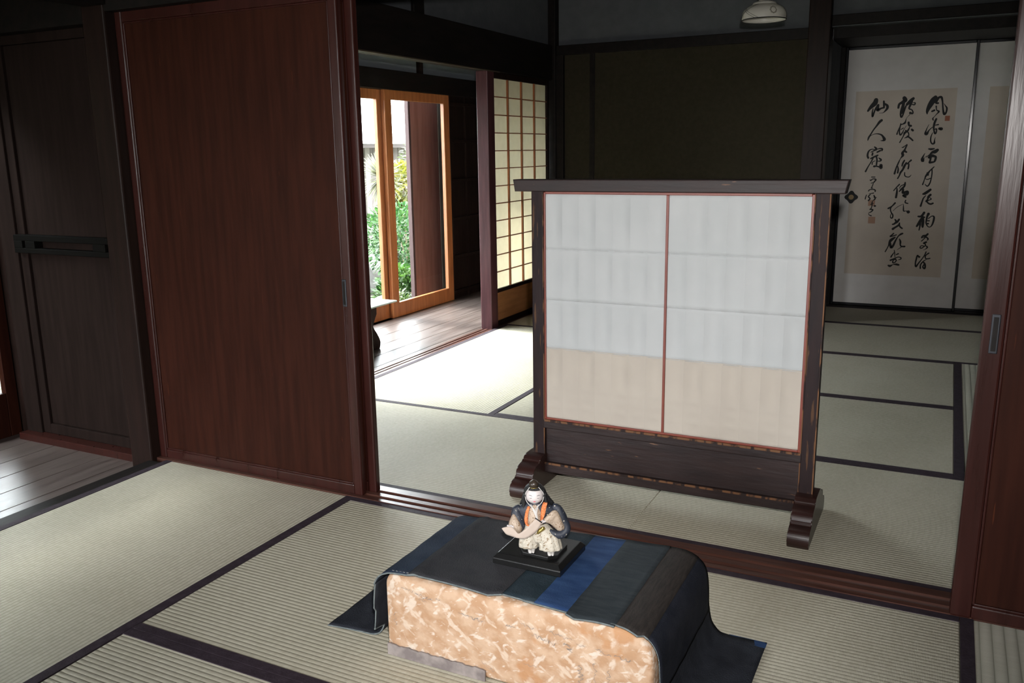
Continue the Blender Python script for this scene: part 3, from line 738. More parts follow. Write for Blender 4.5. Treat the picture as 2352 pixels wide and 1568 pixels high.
# red lacquer inner frame
bm = bmesh.new()
for q in ((-1.160, -1.154, .236, .990), (-.341, -.333, .236, .990), (-1.154, -.341, .984, .992), (-1.154, -.341, .236, .243), (-.757, -.749, .243, .984)):
    B(bm, q[0], q[1], Y - .017, Y + .012, q[2], q[3], .0015)
obj('inner_frame', bm, M['red_frame'], scr)
for xa, xb in ((-1.154, -.757), (-.749, -.341)):
    zt, zb = .984, .243
    rows = [zt, zb + (zt - zb) * .768, zb + (zt - zb) * .545, zb + (zt - zb) * .325, zb]
    # papers: four overlapping strips, the lowest tan
    bm = bmesh.new()
    nx = 7 * 8
    for i in range(4):
        za, zc = rows[i + 1] - (.004 if i < 3 else 0), rows[i]
        nz = 12 if i < 3 else 34
        g = []
        for a in range(nx + 1):
            u = a / nx; t = (u * 7) % 1.0
            if a == nx: t = 1.0
            col_ = []
            for b in range(nz + 1):
                w = b / nz
                zz = zc + (za - zc) * w
                hs = sorted([rows[0], rows[1], rows[2], rows[3], zb + .108, zb + .075, zb + .042, zb])
                lo_ = max([h for h in hs if h <= zz + 1e-6] or [zb]); hi_ = min([h for h in hs if h >= zz - 1e-6] or [zt])
                vf = math.sin(math.pi * (zz - lo_) / (hi_ - lo_)) ** .4 if hi_ - lo_ > 1e-4 and lo_ < zz < hi_ else 0.0
                if hi_ - lo_ < .05: vf *= .5
                if b in (0, nz): vf = 0.0
                sag = .0075 * math.sin(math.pi * t) * vf * (1 + .25 * math.sin(a * .37 + i * 2.1 + (0 if xa < -1 else 3)))
                col_.append(bm.verts.new((xa + (xb - xa) * u, Y - .0122 - .0005 * (i % 2) + sag, zc + (za - zc) * w)))
            g.append(col_)
        for a in range(nx):
            for b in range(nz):
                f = bm.faces.new([g[a][b], g[a + 1][b], g[a + 1][b + 1], g[a][b + 1]]); f.material_index = 0 if i < 3 else 1; f.smooth = True
        for a in range(0, nx + 1, 8):
            for b in range(nz):
                e_ = bm.edges.get((g[a][b], g[a][b + 1]))
                if e_: e_.smooth = False
    solid(obj('paper_panel', bm, [M['paper'], M['paper_tan']], scr), .0003, 0)
    bm = bmesh.new()
    for k in range(1, 7):
        xc = xa + (xb - xa) * k / 7
        B(bm, xc - .0045, xc + .0045, Y - .0094, Y + .012, zb, zt, 0)
    for z in rows[1:4] + [zb + .108, zb + .075, zb + .042]:
        B(bm, xa, xb, Y - .0070, Y + .006, z - .003, z + .003, 0)
    obj('lattice', bm, M['lattice'] if 'lattice' in M else M['muntin'], scr)

# ================================================================ PAPER-COVERED BOX
trunk = empty('papered_trunk', (-.755, 1.66, 0), 'rounded low box covered in mottled cream and tan old paper, under the indigo cloth', 'box')


def rr(x0, x1, z0, z1, rad, n=6):
    """rounded outline: rad = (bottom-left, bottom-right, top-right, top-left)"""
    pts = []
    for (cx, cz, a0, r) in ((x0 + rad[0], z0 + rad[0], 180, rad[0]), (x1 - rad[1], z0 + rad[1], 270, rad[1]), (x1 - rad[2], z1 - rad[2], 0, rad[2]), (x0 + rad[3], z1 - rad[3], 90, rad[3])):
        for k in range(n + 1):
            a = math.radians(a0 + 90 * k / n); pts.append((cx + r * math.cos(a), cz + r * math.sin(a)))
    return pts


random.seed(4)
rings = []
fr, bk = 1.474, 1.842
base = rr(-1.073, -.440, .001, .198, (.012, .045, .062, .026))
cx_, cz_ = -.754, .10
def ring(y, d):
    out = []
    for (a, b) in base:
        w = .0035 * math.sin(a * 31 + b * 17 + y * 9) + .002 * math.sin(b * 70 + a * 11)
        # bulging side, slightly waisted near the left foot of the box
        aa = a - (.006 if a < -1.05 and b < .12 else 0) * math.sin(min(1, b / .12) * math.pi) * -1
        sx = (.316 - d) / .316; sz = (.099 - d) / .099
        out.append((cx_ + (aa - cx_) * sx + w * .5, y, max(.001, cz_ + (b - cz_) * sz + w * .4)))
    return out
seq = [(fr + .0, .010), (fr + .002, .006), (fr + .006, .003), (fr + .014, .001), (fr + .028, 0)]
seq += [(fr + .05 + (bk - fr - .1) * k / 8, 0) for k in range(9)]
seq += [(bk - .028, 0), (bk - .014, .003), (bk - .006, .008), (bk, .018)]
# front cap made of inner rings so that it can dent slightly
inner = []
for s, y in ((.0, fr - .004), (.35, fr - .0045), (.7, fr - .003), (.93, fr - .0015)):
    r0 = ring(fr, .010)
    inner.append([(cx_ + (p[0] - cx_) * max(s, .02) + .0, y + .0025 * math.sin(p[0] * 23 * (s + .2)) * math.sin(p[2] * 40 + 1), cz_ + (p[2] - cz_) * max(s, .02)) for p in r0])
bm = bmesh.new(); ring_loft(bm, inner + [ring(y, d) for y, d in seq])
obj('body', bm, M['oldpaper'] if 'oldpaper' in M else M['sheet'], trunk, smooth=True)
bm = bmesh.new()
# greyed base tape along the front bottom edge
N_ = 40
tp = [(-1.064 + .252 * k / N_, .028 + .0012 * math.sin(k * .9) + .001 * math.sin(k * 2.3)) for k in range(N_ + 1)]
prism(bm, [(-1.064, .0008), (-.812, .0008)] + tp[::-1], 'y', fr - .0078, fr - .0040)
obj('base_tape', bm, M['tape'] if 'tape' in M else M['sheet'], trunk)
# faint brush writing on the old paper
bm = bmesh.new()
rnd = random.Random(11)
def scribble(x, z, vx, vz, n, size, w):
    pts = [(x, z)]
    for k in range(n):
        t = (k + 1) / n
        px = x + vx * t + size * (rnd.random() - .5) * (1 if abs(vz) > abs(vx) else .35)
        pz = z + vz * t + size * (rnd.random() - .5) * (1 if abs(vx) > abs(vz) else .35)
        pts.append((px, pz))
    P = catmull([list(p) + [w * (.4 + rnd.random())] for p in pts], 5)
    L_, R_ = [], []
    for i, p in enumerate(P):
        a = P[max(i - 1, 0)]; b = P[min(i + 1, len(P) - 1)]
        dx, dz = b[0] - a[0], b[1] - a[1]; l = math.hypot(dx, dz) or 1; h = max(.0002, p[2]) * .5
        L_.append(bm.verts.new((p[0] - dz / l * h, fr - .0070, p[1] + dx / l * h))); R_.append(bm.verts.new((p[0] + dz / l * h, fr - .0070, p[1] - dx / l * h)))
    for i in range(len(P) - 1): bm.faces.new([L_[i], L_[i + 1], R_[i + 1], R_[i]])
for a in ((-1.02, .176, .03, -.004, 9, .007, .0010), (-.985, .168, .045, -.004, 16, .010, .0011), (-.975, .158, .02, -.002, 6, .004, .0008), (-.93, .168, .008, 0, 4, .012, .0013),
          (-.875, .150, .028, -.004, 5, .004, .0011), (-.845, .147, .03, -.004, 10, .009, .0012), (-.76, .146, .022, 0, 9, .008, .0009), (-.725, .160, .03, -.005, 10, .008, .0008),
          (-.70, .142, .055, -.010, 20, .010, .0010), (-.66, .158, .05, -.008, 15, .008, .0008), (-.625, .142, .012, -.018, 9, .014, .0012), (-.60, .146, .018, -.002, 5, .005, .0008),
          (-.56, .146, .035, -.008, 12, .008, .0010), (-.52, .140, .035, -.002, 9, .008, .0012),
          (-.592, .10, .004, -.085, 34, .012, .0010), (-.560, .112, .002, -.06, 20, .010, .0009), (-.548, .065, -.004, -.05, 18, .010, .0009), (-.53, .105, .0, -.03, 10, .01, .0008),
          (-.63, .05, .0, -.04, 12, .010, .0008), (-.535, .05, .0, -.02, 8, .008, .0008), (-1.04, .11, .0, -.03, 7, .01, .0008), (-.82, .05, .03, -.02, 9, .01, .0006), (-.72, .07, .03, .0, 6, .006, .0006)):
    scribble(*a)
obj('brush_writing', bm, M['faded_ink'] if 'faded_ink' in M else M['ink'], trunk)

# ================================================================ INDIGO PATCHWORK CLOTH
cl_prof = [(-1.262, .004), (-1.22, .0035), (-1.17, .0035), (-1.135, .006), (-1.112, .020), (-1.098, .052), (-1.092, .10), (-1.088, .145), (-1.081, .180), (-1.062, .201), (-1.035, .2065), (-1.002, .2065),
           (-.985, .2095), (-.965, .2065), (-.90, .2045), (-.80, .2045), (-.70, .2045), (-.60, .2045), (-.53, .2045), (-.490, .2035), (-.454, .190), (-.434, .160), (-.429, .11), (-.426, .065), (-.417, .032), (-.400, .012), (-.375, .0055), (-.34, .004), (-.292, .0035)]
P = catmull([list(p) for p in cl_prof], 4)
cloth = empty('indigo_cloth', (-.757, 1.66, .0), 'dark indigo patchwork cloth draped over the rounded paper-covered box', 'cloth')
arc = [0]
for a, b in zip(P[:-1], P[1:]): arc.append(arc[-1] + math.hypot(b[0] - a[0], b[1] - a[1]))
def at_arc(x):      # arc position of the first profile point right of x
    for p, s in zip(P, arc):
        if p[0] >= x: return s
    return arc[-1]
NY = 22
def y_front(p):
    x, z = p
    if x < -1.10: return 1.502 + .012 * math.sin((x + 1.262) * 14)
    if x < -1.05: return 1.470 - (.008 if z > .1 else 0)
    if x < -.775: return 1.466 + .014 * math.sin((x + 1.05) * 11)
    if x < -.615: return 1.486 - (x + .775) * .06
    if x < -.47: return 1.462 + .012 * math.sin((x + .615) * 22)
    if z > .03: return 1.474
    return 1.474 - (x + .43) * .25
def y_back(p):
    return 1.800 + (p[0] + 1.06) * .09 if p[0] > -1.10 else 1.775
def strip(bm, ia, ib, lift, mi, dyf=0.0, wave=.0):
    rows = []
    for i in range(ia, ib + 1):
        p = P[i]; q0 = P[max(i - 1, 0)]; q1 = P[min(i + 1, len(P) - 1)]
        d = Vector((q1[0] - q0[0], 0, q1[1] - q0[1])).normalized(); n = Vector((-d.z, 0, d.x))
        yf, yb = y_front(p) + dyf, y_back(p)
        row = []
        for k in range(NY + 1):
            t = k / NY; y = yf + (yb - yf) * t
            w = lift + .0009 * math.sin(y * 61 + i * .5) * math.sin(i * .7 + y * 23)
            if k == 0: w += .0006 * math.sin(i * 1.1)
            w = max(w, -.0005)
            row.append(bm.verts.new((p[0] + n.x * w, y, max(.0022, p[1] + n.z * w))))
        rows.append(row)
    for a, b in zip(rows[:-1], rows[1:]):
        for k in range(NY):
            f = bm.faces.new([a[k], a[k + 1], b[k + 1], b[k]]); f.material_index = mi
def idx(x, z=None):
    best = min(range(len(P)), key=lambda i: abs(P[i][0] - x) + (abs(P[i][1] - z) if z is not None else 0))
    return best
CM = []
def cm(n, a, b, sc=30, **k):
    CM.append(mat(n, a, b, rough=.85, scale=sc, bump=.35, bscale=300, spec=.15, **k)); return len(CM) - 1
c_floor = cm('indigo_charcoal', (.016, .018, .024), (.024, .027, .035))
c_navy = cm('indigo_navy', (.016, .024, .042), (.028, .040, .062), 16)
c_char = cm('charcoal_cotton', (.024, .025, .029), (.034, .034, .038), 26)
c_teal = cm('dark_teal_cotton', (.014, .024, .032), (.022, .034, .044), 22)
c_blue = cm('indigo_blue', (.014, .036, .100), (.026, .058, .140), 14, stretch=(1, 3, 1))
c_slate = cm('slate_cotton', (.020, .026, .031), (.030, .037, .042), 26, stretch=(1, 5, 1))
c_brown = cm('brown_black_stripe', (.022, .019, .018), (.036, .030, .027), 60, stretch=(4, .5, 1))
c_black = cm('blue_black_cotton', (.009, .011, .018), (.016, .018, .026), 20)
c_trim = cm('grey_selvage', (.10, .12, .125), (.16, .18, .18), 60)
i0 = 0
seg = [(-1.262, .004, -1.083, .175, c_floor, .0010, 0), (-1.085, .170, -.985, .2095, c_navy, .0016, -.004), (-1.002, .2065, -.775, .2045, c_char, .0042, -.006), (-.79, .2045, -.705, .2045, c_teal, .0016, 0),
       (-.715, .2045, -.605, .2045, c_blue, .0014, -.002), (-.618, .2045, -.523, .2045, c_slate, .0030, -.010), (-.530, .2045, -.455, .19, c_brown, .0022, -.002), (-.458, .19, -.425, .065, c_black, .0016, 0), (-.427, .07, -.292, .0035, c_floor, .0012, 0)]
bm = bmesh.new()
for xa, za, xb, zb, mi, lift, dy in seg:
    strip(bm, idx(xa, za), idx(xb, zb), lift, mi, dy)
top = obj('patchwork', bm, CM, cloth, smooth=True)
sm = top.modifiers.new('thick', 'SOLIDIFY'); sm.thickness = .0016; sm.offset = 1; sm.material_offset_rim = 0
# selvage edges along the front and back
def edge_line(xa, za, xb, zb, lift, dy, back=False, r=.0016):
    bm = bmesh.new()
    pts = []
    for i in range(idx(xa, za), idx(xb, zb) + 1):
        p = P[i]; q0 = P[max(i - 1, 0)]; q1 = P[min(i + 1, len(P) - 1)]
        d = Vector((q1[0] - q0[0], 0, q1[1] - q0[1])).normalized(); n = Vector((-d.z, 0, d.x))
        y = (y_back(p) + .001) if back else (y_front(p) + dy - .001)
        w = lift + .0006
        pts.append((p[0] + n.x * w, y, max(.0036, p[1] + n.z * w), r))
    tube(bm, pts, n=6, sub=1)
    obj('selvage', bm, CM[c_trim], cloth)
for xa, za, xb, zb, mi, lift, dy in seg[:-2]:
    edge_line(xa, za, xb, zb, lift, dy, r=.0017)
edge_line(-.80, .2045, -.52, .204, .0015, 0, True, .0015)
edge_line(-.458, .18, -.425, .065, .0012, 0, r=.0009)
# blue patch at the corner of the right-hand spread and the running stitches
bm = bmesh.new()
B(bm, -.378, -.291, y_back((-.32, 0)) - .022, y_back((-.32, 0)) + .002, .0052, .0064, .0004)
obj('blue_patch', bm, CM[c_blue], cloth)
bm = bmesh.new()
for k in range(7):
    x = -1.045 + k * .0088
    B(bm, x, x + .0052, 1.4715 + .001 * k, 1.4724 + .001 * k, .2096, .2104)
thread = mat('white_thread', (.22, .22, .21), rough=.9)
obj('stitching', bm, thread, cloth); bm = bmesh.new()
for k in range(36):
    t = k / 36.0; y = 1.50 + t * .33
    B(bm, -.4225 + .001 * math.sin(k), -.4215 + .001 * math.sin(k), y, y + .0055, .0452, .0460)
obj('stitching', bm, thread, cloth); bm = bmesh.new()
for k in range(30):
    y = 1.48 + k * .0115; x = -.528 + .003 * math.sin(k * .6)
    B(bm, x, x + .0008, y, y + .004, .2076, .2084)
obj('stitching', bm, thread, cloth)

# ================================================================ DOLL STAND
st = empty('doll_stand', (-.771, 1.668, .2120), 'black lacquered rectangular stand lying on the indigo cloth, carrying the doll', 'stand')
bm = bmesh.new()
x0, x1, y0, y1, z0, z1 = -.856, -.690, 1.594, 1.742, .2120, .2360
v = [bm.verts.new(p) for p in ((x0, y0, z0), (x1, y0, z0), (x1, y1, z0), (x0, y1, z0), (x0, y0, z0 + .013), (x1, y0, z0 + .013), (x1, y1, z0 + .013), (x0, y1, z0 + .013),
                               (x0 + .009, y0 + .009, z1), (x1 - .009, y0 + .009, z1), (x1 - .009, y1 - .009, z1), (x0 + .009, y1 - .009, z1))]
for f in ((3, 2, 1, 0), (8, 9, 10, 11)): bm.faces.new([v[i] for i in f])
for a in (0, 4):
    for k in range(4): bm.faces.new([v[a + k], v[a + (k + 1) % 4], v[a + 4 + (k + 1) % 4], v[a + 4 + k]])
bmesh.ops.bevel(bm, geom=bm.edges[:], offset=.0012, segments=2, profile=.5, affect='EDGES')
M['blacklac'] = mat('black_stand_lacquer', (.006, .006, .006), rough=.22, spec=.5, scale=5, rough2=.30)
obj('base', bm, M['blacklac'], st)
bm = bmesh.new()
prism(bm, [(-.808, 1.634), (-.790, 1.614), (-.728, 1.612), (-.712, 1.630), (-.714, 1.690), (-.730, 1.704), (-.792, 1.704), (-.808, 1.690)], 'z', z1, z1 + .0075, bev=.0012)
obj('plinth', bm, M['blacklac'], st)

# ================================================================ DOLL
doll = empty('doll', (-.761, 1.640, .2440), 'small white-faced doll with long black hair holding an open letter, on the black stand', 'doll', rz=math.radians(24.6))
cmu = .01
def D(name, bm, m, smooth=True, parent=None):
    for vv in bm.verts: vv.co *= cmu
    return obj(name, bm, m, parent or doll, smooth=smooth, local=True)
M['porc'] = mat('white_porcelain', (.50, .455, .445), rough=.35, spec=.4)
M['hair'] = mat('black_doll_hair', (.006, .006, .007), rough=.45, scale=8, stretch=(30, 30, 1), bump=.4)
M['navyrobe'] = mat('navy_gold_robe', (.010, .014, .024), (.018, .022, .034), rough=.6, scale=20, bump=.2, speck=((.55, .50, .40), 210, .66, (1, 1, 1)))
M['beige'] = mat('beige_gold_brocade', (.30, .23, .17), (.38, .30, .23), rough=.5, scale=60, bump=.3, speck=((.17, .10, .05), 260, .60, (1, 1, 1)))
M['hakama'] = mat('cream_brocade_trousers', (.38, .345, .28), (.45, .41, .34), rough=.55, scale=60, bump=.3, speck=((.20, .14, .08), 190, .60, (1, 1, 1)))
M['orange_b'] = mat('orange_brocade_collar', (.55, .13, .03), (.64, .19, .06), rough=.5, scale=200, bump=.5, speck=((.80, .52, .28), 500, .60, (1, 1, 1)))
M['gold'] = mat('dull_gold', (.45, .34, .10), rough=.35, metal=.8)
M['letter'] = mat('beige_letter_paper', (.36, .29, .245), (.39, .32, .27), rough=.7, scale=60)
M['whitecord'] = mat('white_cord', (.48, .46, .44), rough=.6)
M['greyline'] = mat('grey_brow_paint', (.10, .10, .10), rough=.7)
M['lip'] = mat('pink_lip_paint', (.60, .06, .09), rough=.5)
HC = (-.97, 0.0, 13.05)
# body robe
bm = bmesh.new()
blob(bm, [(-.8, .2, 5.2, 2.5, 1.5), (-.75, .3, 6.2, 2.9, 1.7), (-.6, .35, 7.8, 3.7, 1.8), (-.6, .35, 9.0, 4.4, 1.8), (-.7, .3, 10.0, 4.3, 1.6), (-.9, .25, 10.9, 2.4, 1.3), (-.95, .2, 11.4, 1.2, 1.0)], n=28)
robe = D('outer_robe', bm, M['navyrobe'])
bm = bmesh.new()
tube(bm, [(-4.2, .3, 10.0, .7), (-5.0, .1, 9.5, 1.0), (-5.0, -.1, 8.3, 1.25), (-4.5, -.4, 6.9, 1.35), (-4.1, -.6, 5.6, 1.1), (-4.0, -.7, 4.9, .5)], n=16, up=(0, 1, 0))
D('sleeve', bm, M['navyrobe'])
bm = bmesh.new()
tube(bm, [(3.0, .3, 10.3, .6), (4.0, .2, 9.8, 1.0), (4.7, .0, 8.4, 1.25), (5.3, -.3, 7.0, 1.2), (6.0, -.7, 5.9, 1.0), (6.0, -1.0, 5.1, .95), (5.2, -1.4, 4.4, .95), (4.0, -1.7, 4.3, .9), (2.9, -1.7, 4.8, .75), (2.3, -1.6, 5.4, .4)], n=16, up=(0, 1, 0))
D('sleeve', bm, M['navyrobe'])
# inner brocade sleeves
bm = bmesh.new()
blob(bm, [(-5.0, -1.35, 4.2, .25, .2), (-5.0, -1.5, 4.8, 1.0, .75), (-5.2, -1.6, 5.8, 1.5, 1.0), (-5.4, -1.5, 6.9, 1.35, 1.05), (-5.5, -1.1, 8.0, .85, .85), (-5.5, -.8, 8.9, .30, .3)], n=20)
D('inner_sleeve', bm, M['beige'])
bm = bmesh.new()
rings = []
for s in catmull([(.95, -2.55, 8.05, .35, .35), (1.7, -2.5, 8.4, .85, .6), (2.7, -2.1, 8.6, 1.55, .85), (3.6, -1.75, 8.1, 1.95, .95), (4.4, -1.7, 7.1, 1.75, .95), (5.0, -1.7, 6.4, 1.1, .8), (5.6, -1.5, 5.9, .35, .35)], 4):
    cx, cy, cz, rz_, ry_ = s
    rings.append([(cx + .25 * rz_ * math.sin(a) * .6, cy + ry_ * math.cos(a), cz + rz_ * math.sin(a)) for a in [2 * math.pi * k / 20 for k in range(20)]])
ring_loft(bm, rings)
D('inner_sleeve', bm, M['beige'])
# chest of the inner robe, white neckbands, orange collar
bm = bmesh.new()
blob(bm, [(-.9, -.7, 5.8, 1.9, 1.3), (-1.0, -.75, 7.4, 2.0, 1.45), (-1.0, -.6, 9.0, 1.9, 1.4), (-.95, -.3, 10.3, 1.4, 1.2), (-.95, -.1, 11.2, .8, .8)], n=24)
D('inner_robe', bm, M['beige'])
bm = bmesh.new()
for sx in (-1, 1):
    tube(bm, [(-.95 + sx * .85, -.85, 11.1, .16), (-.85 + sx * .45, -1.75, 10.4, .18), (-.65 + sx * .12, -2.15, 9.3, .17), (-.35 + sx * .03, -2.35, 8.0, .13)], n=8)
D('neckband', bm, M['whitecord'])
bm = bmesh.new()
tube(bm, [(-2.2, -.9, 10.7, .35), (-2.65, -1.5, 9.6, .42), (-2.85, -1.8, 8.2, .42), (-2.65, -2.05, 6.9, .42), (-1.9, -2.2, 6.7, .30)], n=10, flat=.5)
D('collar', bm, M['orange_b'])
bm = bmesh.new()
tube(bm, [(1.45, -.4, 11.4, .55), (1.05, -1.3, 10.4, .60), (.85, -1.8, 9.3, .55), (.55, -2.15, 8.2, .42), (.3, -2.3, 7.4, .25)], n=10, flat=.5)
D('collar', bm, M['orange_b'])
# sash and sword hilt
bm = bmesh.new()
blob(bm, [(-.9, -.7, 5.3, 2.2, 1.6), (-.9, -.75, 5.9, 2.25, 1.7), (-.9, -.7, 6.6, 2.1, 1.5)], n=24)
D('sash', bm, M['hakama'])
bm = bmesh.new()
tube(bm, [(-.3, -2.7, 5.1, .28), (.1, -2.85, 5.7, .42), (.7, -2.8, 6.2, .48), (1.2, -2.6, 6.3, .35)], n=12)
tube(bm, [(.2, -3.05, 5.6, .2), (.6, -3.1, 6.2, .3), (.9, -2.9, 6.7, .25)], n=10)
D('sword_hilt', bm, M['gold'])
# trousers
def pleat(a, z): return 1 + .075 * math.cos(9 * a) * min(1, max(0, (6.5 - z) / 4))
bm = bmesh.new()
blob(bm, [(-2.2, -.95, 1.02, 1.75, 1.15), (-2.3, -.95, 1.25, 2.15, 1.45), (-2.3, -.85, 2.4, 2.2, 1.6), (-2.1, -.7, 4.0, 2.0, 1.6), (-1.7, -.4, 5.6, 1.7, 1.5), (-1.5, -.3, 6.6, 1.5, 1.3)], n=36, mod=pleat)
blob(bm, [(2.45, -2.1, 1.02, 2.0, 1.25), (2.5, -2.15, 1.25, 2.5, 1.6), (2.4, -1.95, 2.5, 2.4, 1.65), (1.9, -1.5, 4.0, 2.35, 1.7), (.9, -.9, 5.4, 2.0, 1.6), (.2, -.5, 6.6, 1.5, 1.3)], n=36, mod=pleat)
blob(bm, [(.1, -1.2, 2.3, 1.0, .9), (.0, -1.25, 3.0, 1.6, 1.5), (-.2, -1.1, 4.2, 1.9, 1.6), (-.5, -.8, 5.6, 1.8, 1.5), (-.7, -.5, 6.6, 1.4, 1.2)], n=30, mod=pleat)
D('trousers', bm, M['hakama'])
# feet in white split-toe socks
for (x, y, z, rz_) in ((-1.75, -1.3, 0, .15), (2.55, -2.6, 0, -.05)):
    bm = bmesh.new()
    for dx, w in ((-.25, .62), (.42, .40)):
        tube(bm, [(x + dx * .6, y + 1.4, .75, .45), (x + dx * .8, y + .6, .62, .60), (x + dx, y - .3, .45, w * .82), (x + dx, y - .95, .36, w * .66), (x + dx, y - 1.15, .3, w * .35)], n=12, flat=.72)
    D('foot', bm, M['whitecord'])
# head with face
bm = bmesh.new()
n, m_ = 36, 24
rings = []
for i in range(1, m_):
    t = math.pi * i / m_
    ring_ = []
    for k in range(n):
        a = 2 * math.pi * k / n
        x, y, z = math.sin(t) * math.cos(a), math.sin(t) * math.sin(a), math.cos(t)
        r = 1.0
        if z < -.2: r *= 1 - .10 * ((-.2 - z) / .8) ** 1.5           # narrower chin
        ck = math.exp(-((x - .45) ** 2 + (z + .30) ** 2) / .08) + math.exp(-((x + .45) ** 2 + (z + .30) ** 2) / .08)
        if y < 0: r *= 1 + .045 * ck
        nose = math.exp(-(x ** 2 / .006 + (z + .16) ** 2 / .012)) if y < 0 else 0
        r *= 1 + .085 * nose
        ch = math.exp(-(x ** 2 / .04 + (z + .80) ** 2 / .02)) if y < 0 else 0
        r *= 1 + .04 * ch
        ring_.append((HC[0] + 2.02 * r * x, HC[1] + 1.95 * r * y, HC[2] + 2.1 * r * z))
    rings.append(ring_)
ring_loft(bm, rings)
tube(bm, [(-.95, .2, 9.9, .8), (-.97, .1, 10.8, .75), (-.97, .1, 11.8, .8)], n=16)
for sx in (-1, 1):
    tube(bm, [(HC[0] + sx * 2.0, .1, 13.3, .15), (HC[0] + sx * 2.08, .05, 12.9, .22), (HC[0] + sx * 1.95, .1, 12.3, .12)], n=8)
head = D('head', bm, M['porc'])
def on_face(x, z, lift=.03):
    xx = x / 2.02; zz = z / 2.1
    yy = math.sqrt(max(.01, 1 - xx * xx - zz * zz))
    return (HC[0] + x, HC[1] - 1.95 * yy - lift, HC[2] + z)
bm = bmesh.new()
for sx in (-1, 1):
    tube(bm, [on_face(sx * (.55 + .18 * k), [.05, -.04, -.07, -.03][k] - .02) + (.055 if k in (1, 2) else .03,) for k in range(4)], n=6)
D('eye', bm, M['greyline'], parent=head)
bm = bmesh.new()
for sx in (-1, 1):
    tube(bm, [on_face(sx * (.50 + .25 * k), [.42, .52, .55, .50][k]) + (.06 if k in (1, 2) else .03,) for k in range(4)], n=6)
D('eyebrow', bm, M['greyline'], parent=head)
bm = bmesh.new()
tube(bm, [on_face(-.26, -.86) + (.03,), on_face(-.12, -.84) + (.09,), on_face(0, -.87) + (.10,), on_face(.12, -.84) + (.09,), on_face(.26, -.86) + (.03,)], n=8)
D('mouth', bm, M['lip'], parent=head)
# hair: cap with straight fringe, long mantle behind
bm = bmesh.new()
n, m_ = 48, 30
R_ = []
for i in range(m_ + 1):
    t = math.pi * i / m_
    R_.append([bm.verts.new((HC[0] + 2.24 * math.sin(t) * math.cos(2 * math.pi * k / n), .12 + 2.22 * math.sin(t) * math.sin(2 * math.pi * k / n), 13.2 + 2.38 * math.cos(t))) for k in range(n)])
for i in range(m_):
    for k in range(n):
        q = [R_[i][k], R_[i][(k + 1) % n], R_[i + 1][(k + 1) % n], R_[i + 1][k]]
        c = sum((v.co for v in q), Vector()) / 4
        face = c.y < -.35 and c.z < 14.55 and abs(c.x - HC[0]) < 1.98
        if not face and c.z > 10.9:
            try: bm.faces.new(q)
            except ValueError: pass
for v_ in [v_ for v_ in bm.verts if not v_.link_faces]: bm.verts.remove(v_)
hair = D('hair', bm, M['hair'])
solid(hair, .0012, 0)
bm = bmesh.new()
blob(bm, [(-.7, 2.4, 6.5, 1.6, .5), (-.6, 2.3, 7.5, 2.8, .8), (-.45, 1.9, 9.0, 3.7, 1.0), (-.4, 1.6, 10.4, 3.9, 1.1), (-.55, 1.3, 11.6, 3.3, 1.2), (-.8, 1.0, 13.0, 2.65, 1.5), (-.95, .7, 14.3, 2.3, 1.7), (-.97, .5, 15.3, 1.5, 1.3), (-.97, .4, 15.75, .4, .4)], n=32)
D('back_hair', bm, M['hair'])
for sx in (-1, 1):
    bm = bmesh.new()
    tube(bm, [(HC[0] + sx * 2.05, -.35, 13.6, .45), (HC[0] + sx * 2.35, -.2, 12.3, .50), (HC[0] + sx * 2.5 + .1, -.3, 11.0, .45), (HC[0] + sx * 2.5 + .1, -.7, 10.0, .2)], n=10)
    D('side_lock', bm, M['hair'])
# cap with gilt rim
bm = bmesh.new()
lathe(bm, [(.02, 1.25), (.25, 1.15), (.55, .95), (.95, .6), (1.08, .25), (1.02, -.1), (.85, -.45), (.7, -.6), (.02, -.6)], (-1.1, -.75, 15.75), n=28)
cap = D('cap', bm, mat('dark_brown_cap', (.028, .020, .014), rough=.35))
bm = bmesh.new()
tube(bm, [(-1.1 + .98 * math.cos(a), -.85 + .98 * math.sin(a), 15.30, .06) for a in [math.pi * (1.15 + .7 * k / 8) for k in range(9)]], n=6, sub=1)
D('cap_rim', bm, M['gold'], parent=cap)
# white cords from cap past the cheeks to the chest
bm = bmesh.new()
for sx in (-1, 1):
    tube(bm, [(-1.0 + sx * .95, -1.25, 15.35, .07), (-1.0 + sx * 1.35, -1.45, 14.9, .07), (HC[0] + sx * 1.88, -1.0, 14.0, .08), (HC[0] + sx * 2.03, -.85, 13.0, .08), (HC[0] + sx * 1.72, -1.05, 11.9, .08), (HC[0] + sx * .9, -1.5, 11.05, .08), (HC[0] + sx * .12 + .1, -2.05, 10.4, .08), (-.45 + sx * .10, -2.5, 8.9, .07), (-.3 + sx * .16, -2.7, 7.4, .06)], n=8)
D('chin_cord', bm, M['whitecord'])
# hands: palm, thumb and four curled fingers each
def hand(cx, cy, cz, sx):
    bm = bmesh.new()
    tube(bm, [(cx + sx * .75, cy + .35, cz + .1, .26), (cx + sx * .35, cy + .1, cz + .05, .34), (cx, cy, cz, .38), (cx - sx * .25, cy - .1, cz - .02, .30)], n=12, flat=.75)
    for k in range(4):
        dz = .30 - .19 * k; L_ = (.44, .50, .47, .36)[k]
        tube(bm, [(cx - sx * .15, cy - .15, cz + dz * .8, .13), (cx - sx * (.15 + L_ * .6), cy - .32, cz + dz, .115), (cx - sx * (.15 + L_), cy - .38, cz + dz - .06, .10), (cx - sx * (.05 + L_ * .8), cy - .42, cz + dz - .14, .08)], n=8)
    tube(bm, [(cx + sx * .1, cy - .1, cz + .28, .14), (cx - sx * .1, cy - .32, cz + .46, .125), (cx - sx * .32, cy - .42, cz + .42, .10)], n=8)
    D('hand', bm, M['porc'])
hand(-6.25, -2.35, 6.55, -1)
